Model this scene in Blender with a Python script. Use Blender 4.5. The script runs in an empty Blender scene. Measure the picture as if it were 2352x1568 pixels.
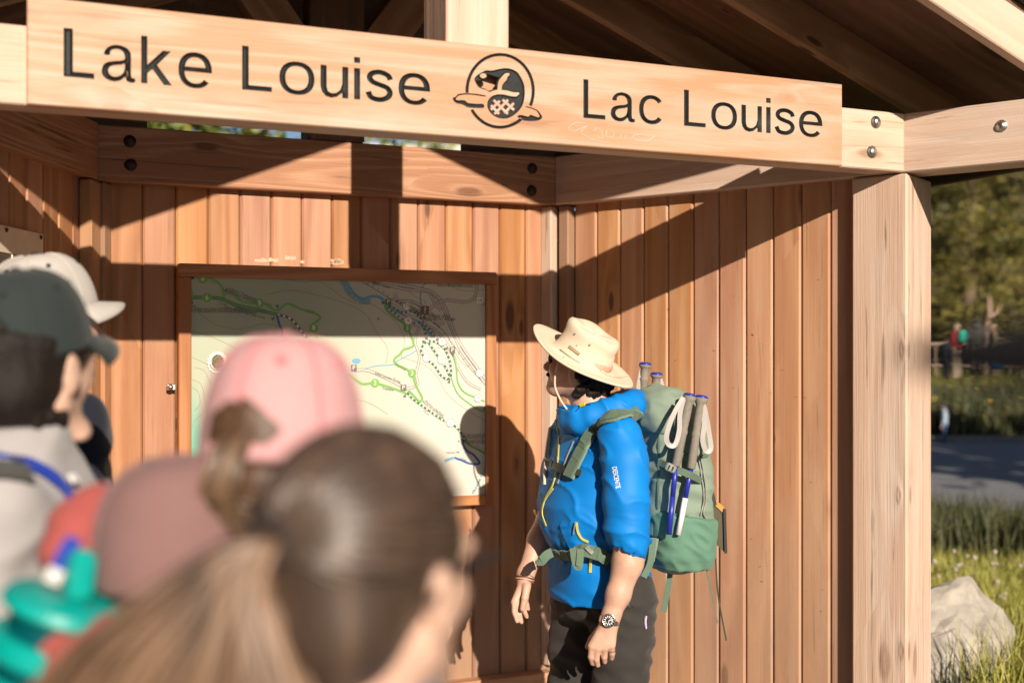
import bpy, bmesh, math, random
import numpy as np
import openvdb
from mathutils import Vector, Matrix, Quaternion, noise

random.seed(7)
SC = bpy.context.scene
COL = SC.collection
R = math.radians

# ------------------------------------------------------------------ camera, sky, sun, exposure
EYE = 1.68
F, CX, CY, HOR = 2800.0, 1176.0, 784.0, 815.0      # reference picture scale (2352 wide)
camd = bpy.data.cameras.new('camera')
cam = bpy.data.objects.new('camera', camd)
COL.objects.link(cam)
cam.location = (0, 0, EYE)
cam.rotation_euler = (R(90), 0, 0)
camd.sensor_width = 36.0
camd.lens = 36.0 * F / 2352.0
camd.shift_y = (HOR - CY) / 2352.0
camd.clip_start, camd.clip_end = 0.05, 1500
camd.dof.use_dof = True
camd.dof.focus_distance = 4.05
camd.dof.aperture_fstop = 1.75
SC.camera = cam

SUN_EL, SUN_AZ = 22.2, math.degrees(math.atan2(0.344, -1.0))   # azimuth of the sun seen from above: x=.344, y=-1
sun_dir = Vector((0.344, -1.0, math.tan(R(SUN_EL)) * math.hypot(0.344, 1.0))).normalized()
world = bpy.data.worlds.new('World')
SC.world = world
world.use_nodes = True
wn = world.node_tree.nodes
sky = wn.new('ShaderNodeTexSky')
sky.sky_type = 'NISHITA'
sky.sun_disc = False
sky.sun_elevation = R(SUN_EL)
sky.sun_rotation = math.atan2(sun_dir.x, sun_dir.y)
sky.altitude = 1500
sky.air_density = 1.0
sky.dust_density = 1.5
bg = wn['Background']
bg.inputs['Strength'].default_value = 0.05
world.node_tree.links.new(sky.outputs[0], bg.inputs[0])

sund = bpy.data.lights.new('sun', 'SUN')
sund.energy = 5.0
sund.angle = R(0.53)
sund.color = (1.0, 0.865, 0.72)
sun = bpy.data.objects.new('sun', sund)
COL.objects.link(sun)
sun.location = sun_dir * 40
sun.rotation_euler = sun_dir.to_track_quat('Z', 'Y').to_euler()

vs = SC.view_settings
SC.display_settings.display_device = 'sRGB'
vs.view_transform = 'Standard'
vs.look = 'None'
vs.exposure = 0.55
vs.gamma = 1.0
vs.use_curve_mapping = False
SC.render.engine = 'CYCLES'
SC.cycles.max_bounces = 8
SC.cycles.diffuse_bounces = 4
SC.cycles.use_denoising = True

# ------------------------------------------------------------------ helpers
def link(o, parent=None):
    COL.objects.link(o)
    if parent is not None:
        o.parent = parent
    return o

def tag(o, label=None, cat=None, group=None, kind=None):
    if label: o['label'] = label
    if cat: o['category'] = cat
    if group: o['group'] = group
    if kind: o['kind'] = kind
    return o

def empty(name, loc=(0, 0, 0), rz=0.0, parent=None):
    o = bpy.data.objects.new(name, None)
    o.empty_display_size = 0.1
    o.location = loc
    o.rotation_euler = (0, 0, rz)
    return link(o, parent)

def pix(x, y, z):
    """a point of the place at depth z that the photograph shows at (x, y)"""
    return Vector(((x - CX) / F * z, z, EYE + (HOR - y) / F * z))

def mesh_obj(name, verts, faces, mat=None, parent=None, smooth=False, loc=None):
    me = bpy.data.meshes.new(name)
    me.from_pydata([tuple(v) for v in verts], [], [tuple(f) for f in faces])
    me.update()
    if smooth:
        me.polygons.foreach_set('use_smooth', [True] * len(me.polygons))
    if mat is not None:
        for m in (mat if isinstance(mat, (list, tuple)) else [mat]):
            me.materials.append(m)
    o = bpy.data.objects.new(name, me)
    if loc is not None: o.location = loc
    return link(o, parent)

def bm_obj(name, bm, mat=None, parent=None, smooth=False):
    me = bpy.data.meshes.new(name)
    bm.to_mesh(me); bm.free()
    if smooth:
        me.polygons.foreach_set('use_smooth', [True] * len(me.polygons))
    if mat is not None:
        for m in (mat if isinstance(mat, (list, tuple)) else [mat]):
            me.materials.append(m)
    return link(bpy.data.objects.new(name, me), parent)

def box_bm(sx, sy, sz, bev=0.004, bm=None, mtx=None):
    b = bmesh.new()
    bmesh.ops.create_cube(b, size=1.0, matrix=Matrix.Diagonal((sx, sy, sz, 1)))
    if bev > 0:
        bmesh.ops.bevel(b, geom=b.edges[:], offset=bev, segments=1, affect='EDGES', clamp_overlap=True)
    if mtx is not None:
        bmesh.ops.transform(b, matrix=mtx, verts=b.verts[:])
    if bm is None:
        return b
    me = bpy.data.meshes.new('tmp'); b.to_mesh(me); b.free()
    bm.from_mesh(me); bpy.data.meshes.remove(me)
    return bm

def frame(p, xdir, up=(0, 0, 1)):
    x = Vector(xdir).normalized(); u = Vector(up)
    y = u.cross(x).normalized(); z = x.cross(y).normalized()
    m = Matrix((x, y, z)).transposed().to_4x4()
    m.translation = Vector(p)
    return m

def timber(name, parent, mat, p0, p1, w, h, up=(0, 0, 1), bev=0.004):
    """a squared timber from p0 to p1 (axis), w across, h in the up direction"""
    p0, p1 = Vector(p0), Vector(p1)
    o = bm_obj(name, box_bm((p1 - p0).length, w, h, bev), mat, parent)
    o.matrix_basis = frame((p0 + p1) / 2, p1 - p0, up)
    return o

def tube(name, pts, rad, mat, parent=None, n=8, bm=None, closed_caps=True):
    own = bm is None
    if own: bm = bmesh.new()
    pts = [Vector(p) for p in pts]
    rad = list(rad) if isinstance(rad, (list, tuple)) else [rad] * len(pts)
    t0 = (pts[1] - pts[0]).normalized()
    ref = Vector((0, 0, 1)) if abs(t0.z) < 0.9 else Vector((1, 0, 0))
    nrm = t0.cross(ref).normalized()
    rings = []
    for i, p in enumerate(pts):
        t = (pts[min(i + 1, len(pts) - 1)] - pts[max(i - 1, 0)]).normalized()
        nrm = (nrm - t * nrm.dot(t)).normalized()
        b = t.cross(nrm)
        rings.append([bm.verts.new(p + (nrm * math.cos(a) + b * math.sin(a)) * rad[i])
                      for a in (2 * math.pi * k / n for k in range(n))])
    for a, c in zip(rings, rings[1:]):
        for k in range(n):
            bm.faces.new((a[k], a[(k + 1) % n], c[(k + 1) % n], c[k]))
    if closed_caps:
        bm.faces.new(rings[0][::-1]); bm.faces.new(rings[-1])
    if own:
        for f in bm.faces: f.smooth = True
        return bm_obj(name, bm, mat, parent)
    return bm

def smooth_path(pts, n=8):
    """Catmull-Rom through the points"""
    P = [Vector(p) for p in pts]
    P = [P[0] * 2 - P[1]] + P + [P[-1] * 2 - P[-2]]
    out = []
    for i in range(1, len(P) - 2):
        for k in range(n):
            t = k / n
            a, b, c, d = P[i - 1], P[i], P[i + 1], P[i + 2]
            out.append(0.5 * ((2 * b) + (c - a) * t + (2 * a - 5 * b + 4 * c - d) * t * t + (3 * b - a - 3 * c + d) * t ** 3))
    out.append(P[-2])
    return out

def strap(name, pts, width, thick, mat, parent=None, facing=None, n=6, side=None):
    """a flat band of webbing along pts; facing = outward normal hint, per point or one"""
    pts = smooth_path(pts, n) if n > 1 else [Vector(p) for p in pts]
    bm = bmesh.new(); rings = []
    for i, p in enumerate(pts):
        t = (pts[min(i + 1, len(pts) - 1)] - pts[max(i - 1, 0)]).normalized()
        f = Vector(facing(p) if callable(facing) else (facing or (0, -1, 0)))
        s = t.cross(f).normalized(); f = s.cross(t).normalized()
        w = width(i / (len(pts) - 1)) if callable(width) else width
        rings.append([bm.verts.new(p + s * a * w / 2 + f * b * thick / 2)
                      for a, b in ((-1, -1), (1, -1), (1, 1), (-1, 1))])
    for a, c in zip(rings, rings[1:]):
        for k in range(4):
            bm.faces.new((a[k], a[(k + 1) % 4], c[(k + 1) % 4], c[k]))
    bm.faces.new(rings[0][::-1]); bm.faces.new(rings[-1])
    bmesh.ops.recalc_face_normals(bm, faces=bm.faces[:])
    return bm_obj(name, bm, mat, parent)

def lathe(name, prof, mat, parent=None, n=24, mtx=None, smooth=True):
    """profile of (radius, z) turned about z"""
    V, Fc = [], []
    for r, z in prof:
        for k in range(n):
            a = 2 * math.pi * k / n
            V.append((r * math.cos(a), r * math.sin(a), z))
    m = len(prof)
    for i in range(m - 1):
        for k in range(n):
            Fc.append((i * n + k, i * n + (k + 1) % n, (i + 1) * n + (k + 1) % n, (i + 1) * n + k))
    Fc.append(tuple(range(n))[::-1]); Fc.append(tuple((m - 1) * n + k for k in range(n)))
    o = mesh_obj(name, V, Fc, mat, parent, smooth)
    if mtx is not None: o.matrix_basis = mtx
    return o

def eval_mesh(o):
    bpy.context.view_layer.update()
    dg = bpy.context.evaluated_depsgraph_get()
    return bpy.data.meshes.new_from_object(o.evaluated_get(dg))

# ------------------------------------------------------------------ materials
class NT:
    def __init__(s, name):
        s.m = bpy.data.materials.new(name); s.m.use_nodes = True
        s.t = s.m.node_tree; s.b = s.t.nodes['Principled BSDF']
    def n(s, typ, **kw):
        o = s.t.nodes.new(typ)
        for k, v in kw.items():
            if k.startswith('i_'):
                key = k[2:]; key = int(key) if key.isdigit() else key.replace('_', ' ')
                o.inputs[key].default_value = v
            else: setattr(o, k, v)
        return o
    def l(s, a, b): s.t.links.new(a, b)
    def math(s, op, a, b=None, c=None, clamp=False):
        o = s.n('ShaderNodeMath', operation=op); o.use_clamp = clamp
        for i, v in enumerate((a, b, c)):
            if v is None: continue
            if isinstance(v, (int, float)): o.inputs[i].default_value = v
            else: s.l(v, o.inputs[i])
        return o.outputs[0]
    def mix(s, fac, a, b, mode='MIX'):
        o = s.n('ShaderNodeMix', data_type='RGBA', blend_type=mode)
        for key, v in ((0, fac), (6, a), (7, b)):
            if isinstance(v, (int, float)): o.inputs[key].default_value = v
            elif isinstance(v, (tuple, list)): o.inputs[key].default_value = (*v[:3], 1)
            else: s.l(v, o.inputs[key])
        return o.outputs[2]
    def ramp(s, fac, stops):
        o = s.n('ShaderNodeValToRGB'); e = o.color_ramp.elements
        while len(e) < len(stops): e.new(0.5)
        for el, (p, c) in zip(e, stops):
            el.position = p; el.color = (*c[:3], 1) if isinstance(c, (tuple, list)) else (c, c, c, 1)
        s.l(fac, o.inputs[0]); return o.outputs[0]
    def noise(s, vec, scale, detail=4, rough=0.55, dist=0.0):
        o = s.n('ShaderNodeTexNoise'); o.inputs['Scale'].default_value = scale
        o.inputs['Detail'].default_value = detail; o.inputs['Roughness'].default_value = rough
        o.inputs['Distortion'].default_value = dist
        if vec is not None: s.l(vec, o.inputs['Vector'])
        return o.outputs['Fac']
    def scale(s, vec, sc):
        o = s.n('ShaderNodeVectorMath', operation='MULTIPLY'); o.inputs[1].default_value = sc
        s.l(vec, o.inputs[0]); return o.outputs[0]
    def bump(s, h, strength, dist=0.01):
        o = s.n('ShaderNodeBump'); o.inputs['Strength'].default_value = strength; o.inputs['Distance'].default_value = dist
        s.l(h, o.inputs['Height']); s.l(o.outputs[0], s.b.inputs['Normal'])

MATS = {}
def plain(name, col, rough=0.6, metal=0.0, spec=0.5, noise_amt=0.0, nscale=30, bump=0.0, bscale=200, sss=0.0, coat=0.0, sheen=0.0):
    if name in MATS: return MATS[name]
    t = NT(name); b = t.b
    b.inputs['Base Color'].default_value = (*col, 1)
    b.inputs['Roughness'].default_value = rough
    b.inputs['Metallic'].default_value = metal
    b.inputs['Specular IOR Level'].default_value = spec
    if coat: b.inputs['Coat Weight'].default_value = coat
    if sheen: b.inputs['Sheen Weight'].default_value = sheen
    if sss:
        b.inputs['Subsurface Weight'].default_value = sss
        b.inputs['Subsurface Radius'].default_value = (0.012, 0.004, 0.002)
    tc = t.n('ShaderNodeTexCoord').outputs['Object']
    if noise_amt:
        f = t.noise(tc, nscale, 4)
        c = t.mix(t.ramp(f, [(0.3, 0.0), (0.7, 1.0)]), tuple(max(0, v * (1 - noise_amt)) for v in col), tuple(min(1, v * (1 + noise_amt)) for v in col))
        t.l(c, b.inputs['Base Color'])
    if bump:
        t.bump(t.noise(tc, bscale, 3), bump, 0.004)
    MATS[name] = t.m
    return t.m

def wood(name, light, dark, knotc, ring=19.0, fibre=0.25, knots=0.62, rough=0.62, contrast=0.8, weather=None, bumps=0.25, hue=0.16, kscale=(2.0, 6.5, 6.5), grime=0.0, crack=0.0):
    """timber with the grain along the object's own X axis: fibres, cathedral rings, knots, per-piece tone"""
    t = NT(name); b = t.b
    tc = t.n('ShaderNodeTexCoord').outputs['Object']
    rnd = t.n('ShaderNodeObjectInfo').outputs['Random']
    off = t.n('ShaderNodeCombineXYZ')
    t.l(t.math('MULTIPLY', rnd, 37.3), off.inputs[0]); t.l(t.math('MULTIPLY', rnd, 11.7), off.inputs[1]); t.l(t.math('MULTIPLY', rnd, 23.1), off.inputs[2])
    add = t.n('ShaderNodeVectorMath', operation='ADD'); t.l(tc, add.inputs[0]); t.l(off.outputs[0], add.inputs[1])
    co = add.outputs[0]
    # knots
    vo = t.n('ShaderNodeTexVoronoi'); vo.voronoi_dimensions = '2D'; vo.inputs['Scale'].default_value = 1.0
    sx_ = t.n('ShaderNodeSeparateXYZ'); t.l(co, sx_.inputs[0]); cx_ = t.n('ShaderNodeCombineXYZ')
    t.l(t.math('MULTIPLY', sx_.outputs[0], kscale[0]), cx_.inputs[0]); t.l(t.math('MULTIPLY', t.math('ADD', sx_.outputs[1], sx_.outputs[2]), kscale[1]), cx_.inputs[1])
    t.l(cx_.outputs[0], vo.inputs['Vector'])
    sep = t.n('ShaderNodeSeparateColor'); t.l(vo.outputs['Color'], sep.inputs[0])
    has = t.math('GREATER_THAN', sep.outputs[0], knots)
    size = t.math('MULTIPLY_ADD', sep.outputs[1], 0.11, 0.05)
    kd = t.math('DIVIDE', vo.outputs['Distance'], size)
    kmask = t.math('MULTIPLY', t.ramp(kd, [(0.55, 1.0), (1.0, 0.0)]), has)
    near = t.math('MULTIPLY', t.math('POWER', 2.718, t.math('MULTIPLY', kd, -0.55)), has)
    # rings bend round the knots
    low = t.noise(t.scale(co, (0.34, 5.5, 5.5)), 1.0, 2, 0.4, 0.15)
    ph = t.math('ADD', t.math('MULTIPLY', low, ring), t.math('MULTIPLY', near, 5.0))
    rings = t.math('POWER', t.math('ABSOLUTE', t.math('SINE', ph)), 1.7)
    fib = t.noise(t.scale(co, (3.0, 170, 170)), 1.0, 5, 0.65)
    fib2 = t.noise(t.scale(co, (1.2, 28, 28)), 1.0, 3, 0.6)
    tone = t.math('ADD', t.math('MULTIPLY', rings, 0.45), t.math('ADD', t.math('MULTIPLY', fib, fibre * 1.6), t.math('MULTIPLY', fib2, 0.5)))
    tone = t.ramp(tone, [(0.5 - 0.42 * contrast, 0.0), (0.5 + 0.5 * contrast, 1.0)])
    col = t.mix(tone, light, dark)
    # each piece has its own tone
    hs = t.n('ShaderNodeHueSaturation')
    r2 = t.math('FRACT', t.math('MULTIPLY', rnd, 7.77))
    r3 = t.math('FRACT', t.math('MULTIPLY', rnd, 3.33))
    t.l(t.math('MULTIPLY_ADD', r2, hue * 2, 1 - hue), hs.inputs['Value'])
    t.l(t.math('MULTIPLY_ADD', r3, 0.012, 0.493), hs.inputs['Hue'])
    t.l(t.math('MULTIPLY_ADD', r3, 0.2, 0.9), hs.inputs['Saturation'])
    t.l(col, hs.inputs['Color']); col = hs.outputs[0]
    col = t.mix(t.math('MULTIPLY', near, 0.35), col, tuple(v * 0.55 for v in dark))
    col = t.mix(t.math('MULTIPLY', kmask, 0.85), col, knotc)
    if weather:
        wcol, amt = weather
        w = t.noise(t.scale(co, (1.1, 6, 6)), 1.0, 5, 0.62)
        col = t.mix(t.math('MULTIPLY', t.ramp(w, [(0.46, 0.0), (0.68, 1.0)]), amt), col, wcol)
    if crack:                       # drying checks along the grain
        cn = t.noise(t.scale(co, (2.6, 60, 60)), 1.0, 3, 0.5, 0.5)
        cm = t.ramp(cn, [(0.64, 0.0), (0.72, 1.0)])
        col = t.mix(t.math('MULTIPLY', cm, crack), col, (0.07, 0.04, 0.025))
    if grime:                       # old splash marks and worn varnish, lower end of the board, rubbed in blotches
        gx = t.n('ShaderNodeSeparateXYZ'); t.l(tc, gx.inputs[0])
        gn = t.noise(t.scale(co, (2.2, 5, 5)), 1.0, 5, 0.65)
        gm = t.math('MULTIPLY', t.ramp(t.math('ADD', t.math('MULTIPLY', gx.outputs[0], 0.5), gn), [(0.52, 0.0), (0.85, 1.0)]), grime)
        col = t.mix(gm, col, (0.26, 0.17, 0.115))
    t.l(col, b.inputs['Base Color'])
    b.inputs['Roughness'].default_value = rough
    b.inputs['Specular IOR Level'].default_value = 0.3
    h = t.math('ADD', t.math('MULTIPLY', fib, 0.7), t.math('ADD', t.math('MULTIPLY', rings, 0.35), t.math('MULTIPLY', kmask, 0.5)))
    t.bump(h, bumps, 0.006)
    MATS[name] = t.m
    return t.m

CEDAR = wood('cedar_plank', (0.53, 0.285, 0.155), (0.345, 0.155, 0.072), (0.10, 0.04, 0.02), weather=((0.50, 0.28, 0.15), 0.35), hue=0.13, contrast=0.85, grime=0.75, crack=0.25)
CEDAR_OLD = wood('cedar_plank_weathered', (0.56, 0.32, 0.185), (0.40, 0.20, 0.105), (0.13, 0.065, 0.035), weather=((0.47, 0.32, 0.22), 0.6), hue=0.12, contrast=0.85, crack=0.3, grime=0.4)
BEAM = wood('rough_fir_beam', (0.60, 0.36, 0.20), (0.37, 0.18, 0.085), (0.16, 0.07, 0.035), crack=0.6, ring=60, fibre=0.5, knots=0.8, bumps=0.6, hue=0.07)
PALE = wood('pale_fir_post', (0.64, 0.495, 0.395), (0.54, 0.375, 0.28), (0.30, 0.18, 0.12), ring=24, fibre=0.35, knots=0.72, bumps=0.5, hue=0.05, contrast=1.0, crack=0.55, weather=((0.63, 0.53, 0.45), 0.5))
SIGNW = wood('planed_sign_board', (0.53, 0.395, 0.31), (0.44, 0.25, 0.155), (0.36, 0.20, 0.12), ring=36, fibre=0.4, knots=0.80, bumps=0.2, hue=0.02, crack=0.25, contrast=0.75, rough=0.5, weather=((0.58, 0.47, 0.40), 0.5), kscale=(3.0, 7, 7))
RAFT = wood('rafter_timber', (0.46, 0.29, 0.17), (0.27, 0.15, 0.08), (0.07, 0.035, 0.02), ring=22, fibre=0.3, knots=0.7, hue=0.1)
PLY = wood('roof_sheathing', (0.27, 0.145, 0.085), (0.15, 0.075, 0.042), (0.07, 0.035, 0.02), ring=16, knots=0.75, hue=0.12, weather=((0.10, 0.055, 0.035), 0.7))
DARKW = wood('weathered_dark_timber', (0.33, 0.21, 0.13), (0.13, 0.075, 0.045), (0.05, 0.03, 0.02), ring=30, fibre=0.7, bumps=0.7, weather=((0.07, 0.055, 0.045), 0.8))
FRAMEW = wood('map_frame_wood', (0.50, 0.25, 0.12), (0.32, 0.13, 0.055), (0.10, 0.045, 0.025), ring=40, knots=0.9, hue=0.06, bumps=0.12)
GROOVE = plain('groove_paint', (0.016, 0.019, 0.018), 0.6, spec=0.25, noise_amt=0.3, nscale=80)
STEEL = plain('bolt_steel', (0.55, 0.53, 0.50), 0.35, metal=1.0)
DARKSTEEL = plain('rusty_bolt', (0.05, 0.04, 0.035), 0.55, metal=0.6)

# ------------------------------------------------------------------ ground, path, road
def grass_ground(name, c1, c2, c3, s=1.0):
    t = NT(name); tc = t.n('ShaderNodeTexCoord').outputs['Object']
    a = t.noise(tc, 0.35 * s, 6, 0.6); b = t.noise(tc, 9 * s, 5, 0.7)
    col = t.mix(t.ramp(a, [(0.35, 0.0), (0.65, 1.0)]), c1, c2)
    col = t.mix(t.ramp(b, [(0.45, 0.0), (0.72, 1.0)]), col, c3)
    t.l(col, t.b.inputs['Base Color']); t.b.inputs['Roughness'].default_value = 0.9
    t.bump(b, 0.6, 0.05)
    return t.m
GRASSM = grass_ground('meadow_soil', (0.09, 0.10, 0.025), (0.14, 0.13, 0.035), (0.05, 0.065, 0.018))
GRAVEL = plain('fine_gravel', (0.17, 0.15, 0.125), 0.9, noise_amt=0.35, nscale=60, bump=0.6, bscale=120)
ASPH = plain('asphalt', (0.19, 0.192, 0.20), 0.85, noise_amt=0.25, nscale=25, bump=0.5, bscale=300)

def ground_h(x, y):
    """flat round the kiosk, a bank that climbs beyond the road"""
    h = 0.0
    if y > 24: h += min((y - 24) * 0.042, 2.4) + max(0, y - 90) * 0.06
    h += 0.12 * noise.noise(Vector((x * 0.15, y * 0.15, 0))) * min(1, max(0, (y - 25) / 10))
    return h
def ground_sheet():
    xs = sorted(set([-400, -250, -150, -90, -60] + [i * 2.0 for i in range(-20, 31)] + [80, 120, 200, 400]))
    ys = sorted(set([-300, -150, -80, -40, -20] + [i * 2.0 for i in range(-8, 60)] + [130, 160, 220, 300, 420]))
    V = [(x, y, ground_h(x, y)) for y in ys for x in xs]; n = len(xs)
    Fc = [(j * n + i, j * n + i + 1, (j + 1) * n + i + 1, (j + 1) * n + i) for j in range(len(ys) - 1) for i in range(n - 1)]
    return tag(mesh_obj('ground', V, Fc, GRASSM, smooth=True), kind='structure')
ground_sheet()
def sheet(name, pts, z, mat):
    return tag(mesh_obj(name, [(x, y, z) for x, y in pts], [tuple(range(len(pts)))], mat), kind='structure')
sheet('path', [(-6, -9), (6, -9), (5.2, -2), (3.2, 2.2), (2.0, 4.3), (0.2, 6.5), (-4, 4.5), (-6, 1)], 0.006, GRAVEL)
sheet('road', [(-14, 23.2), (60, 23.6), (60, 7.5), (9.2, 11.0), (4.9, 13.4), (2.5, 15.5), (-14, 18.5)], 0.010, ASPH)
KERB = plain('stone_kerb', (0.20, 0.19, 0.17), 0.85, noise_amt=0.3, nscale=12)
kb = timber('kerb', None, KERB, (-14, 23.35, 0.05), (60, 23.75, 0.05), 0.2, 0.14, bev=0.01); tag(kb, kind='structure')

# ------------------------------------------------------------------ the kiosk
PHI = R(23.5)
C0 = Vector((-0.077, 3.38, 0))
E1 = Vector((math.cos(PHI), math.sin(PHI), 0)); E2 = Vector((-math.sin(PHI), math.cos(PHI), 0))
def on_plane(px, py, y):
    """(s, z) on the kiosk plane local-y = y that the photograph shows at (px, py)"""
    d = Vector(((px - CX) / F, 1.0, (HOR - py) / F))
    k = (C0 + E2 * y).dot(E2) / d.dot(E2)
    p = d * k
    return ((p - C0).dot(E1), EYE + p.z)

kiosk = empty('information_kiosk', C0, PHI)
tag(kiosk, 'open timber information kiosk with cedar plank walls and a gabled rafter roof', 'kiosk')
BOT, TOP = 2.281, 2.475
SI, SL, YB = 0.834, -0.90, 1.295           # inner corners and back beam face
WD = Vector((0.479, -0.878, 0))            # right wall, inner corner -> post
WL = 1.434
SET = 0.05

def wall(name, origin, xdir, length, plankmat, n, w, sign=1, x0=0.0):
    x = Vector(xdir).normalized(); m = frame(origin, x)
    w_ = bm_obj(name, box_bm(length, 0.02, 1.86, 0), DARKW, kiosk)
    w_.matrix_basis = m @ Matrix.Translation((length / 2, 0.04, 1.355))
    me = None
    for i in range(n):
        bm = box_bm(1.90, w - 0.002, 0.022, 0.0)
        # v-joint: bevel only the long front edges
        es = [e for e in bm.edges if all(v.co.z > 0 for v in e.verts) and abs(e.verts[0].co.y - e.verts[1].co.y) < 1e-6]
        bmesh.ops.bevel(bm, geom=es, offset=0.0075, segments=1, affect='EDGES')
        if me is None:
            me = bpy.data.meshes.new('plank'); bm.to_mesh(me); me.materials.append(plankmat)
        bm.free()
        p = bpy.data.objects.new('plank', me); link(p, w_)
        jy = random.uniform(-0.0012, 0.0012)
        loc = m @ Matrix.Translation((x0 + (i + 0.5) * w, 0.011 + jy, 1.345))
        rot = Matrix(((0, 1, 0), (0, 0, -1), (-1, 0, 0))).to_4x4()     # mesh X -> down, mesh Z -> out
        p.matrix_basis = w_.matrix_basis.inverted() @ loc @ rot
    return w_
def wall_frame(origin, xdir): return frame(origin, Vector(xdir))

# back wall
bo = Vector((SL + 0.03, YB + SET, 0))
wall('back_wall', bo, (1, 0, 0), SI - SL - 0.03, CEDAR, 15, 0.1143, x0=0.0)
# right wall (runs from the inner corner to the corner post)
WN = Vector((0.878, 0.479, 0))
ro = Vector((SI, YB, 0))
wall('right_wall', ro + WN * SET + WD * 0.06, WD, WL - 0.25, CEDAR_OLD, 11, 0.1085)
# left wall
LD = Vector((0.449, 0.8935, 0)); LN = Vector((-0.8935, 0.449, 0))
lo = Vector((SL, YB, 0)) - LD * 1.427
wall('left_wall', lo + LN * SET + LD * 0.168, LD, 1.427 - 0.165, CEDAR, 11, 0.1143)

# beams over the walls
timber('wall_beam', kiosk, BEAM, (SL - 0.02, YB + 0.07, (BOT + TOP) / 2), (SI + 0.10, YB + 0.07, (BOT + TOP) / 2), 0.14, TOP - BOT)
rb0 = ro + WN * 0.07 + WD * 0.002; rb1 = ro + WN * 0.07 + WD * (WL + 1.25)
z0 = Vector((0, 0, (BOT + TOP) / 2 + .0015))
timber('wall_beam', kiosk, PALE, rb0 + z0, rb1 + z0, 0.14, TOP - BOT)
lb1 = Vector((SL, YB, 0)) + LN * 0.07 - LD * 0.025; lb0 = lo + LN * 0.07 - LD * 0.6
timber('wall_beam', kiosk, BEAM, lb0 + z0, lb1 + z0, 0.14, TOP - BOT)
# front beam behind the sign
timber('front_beam', kiosk, PALE, (-1.62, 0.09, (BOT + TOP) / 2 + 0.002), (1.515, 0.09, (BOT + TOP) / 2 + 0.002), 0.095, TOP - BOT - 0.002)
# inner corner battens and corner posts
def post(name, at, w, d, z1, mat, ang, z0=0.0):
    o = timber(name, kiosk, mat, (at[0], at[1], z0), (at[0], at[1], z1), w, d, up=(math.cos(ang), math.sin(ang), 0), bev=0.006)
    return o
post('corner_batten', (SI - 0.005, YB + SET - 0.012), 0.055, 0.05, BOT - 0.003, PALE, R(28), 0.43)
cb_ = ro + WN * (SET - .014) + WD * .034
post('corner_batten', (cb_.x, cb_.y), 0.05, 0.05, BOT - 0.003, CEDAR, math.atan2(WD.y, WD.x), 0.43)
post('corner_batten', (SL + 0.004, YB + SET - 0.012), 0.06, 0.05, BOT - 0.003, CEDAR, R(-30), 0.43)
post('corner_batten', (SL - 0.035, YB + SET - 0.062), 0.10, 0.045, BOT - 0.003, CEDAR_OLD, R(-26), 0.43)
pc = ro + WD * (WL - 0.095) + WN * 0.1155
cp = post('corner_post', pc, 0.235, 0.19, BOT - 0.002, PALE, math.atan2(WD.y, WD.x))
pl = lo - LD * 0.0 + LN * 0.092
post('corner_post', pl + LD * 0.095, 0.19, 0.19, BOT - 0.002, PALE, math.atan2(LD.y, LD.x))
post('corner_post', (SI + 0.09, YB + 0.17), 0.15, 0.15, BOT - 0.002, DARKW, R(28))
post('corner_post', (SL - 0.09, YB + 0.17), 0.15, 0.15, BOT - 0.002, DARKW, R(-28))
# sills under the planks
timber('sill', kiosk, CEDAR_OLD, (SL + 0.02, YB + 0.06, 0.345), (SI - 0.01, YB + 0.06, 0.345), 0.14, 0.13)
timber('sill', kiosk, CEDAR_OLD, ro + WN * 0.065 + WD * 0.05 + Vector((0, 0, 0.345)), ro + WN * 0.065 + WD * (WL - 0.20) + Vector((0, 0, 0.345)), 0.13, 0.13)
timber('sill', kiosk, CEDAR_OLD, lo + LN * 0.065 + LD * 0.19 + Vector((0, 0, 0.345)), lo + LN * 0.065 + LD * (1.427 - 0.06) + Vector((0, 0, 0.345)), 0.13, 0.13)
CONC = plain('concrete', (0.32, 0.31, 0.29), 0.85, noise_amt=0.2, nscale=10, bump=0.4, bscale=60)
fl = mesh_obj('floor_slab', [(-1.7, -0.1, 0.02), (1.7, -0.1, 0.02), (1.05, 1.6, 0.02), (-1.1, 1.6, 0.02), (-1.7, -0.1, -0.1), (1.7, -0.1, -0.1), (1.05, 1.6, -0.1), (-1.1, 1.6, -0.1)],
              [(0, 1, 2, 3), (0, 4, 5, 1), (1, 5, 6, 2), (2, 6, 7, 3), (3, 7, 4, 0)], CONC, kiosk)

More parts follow.
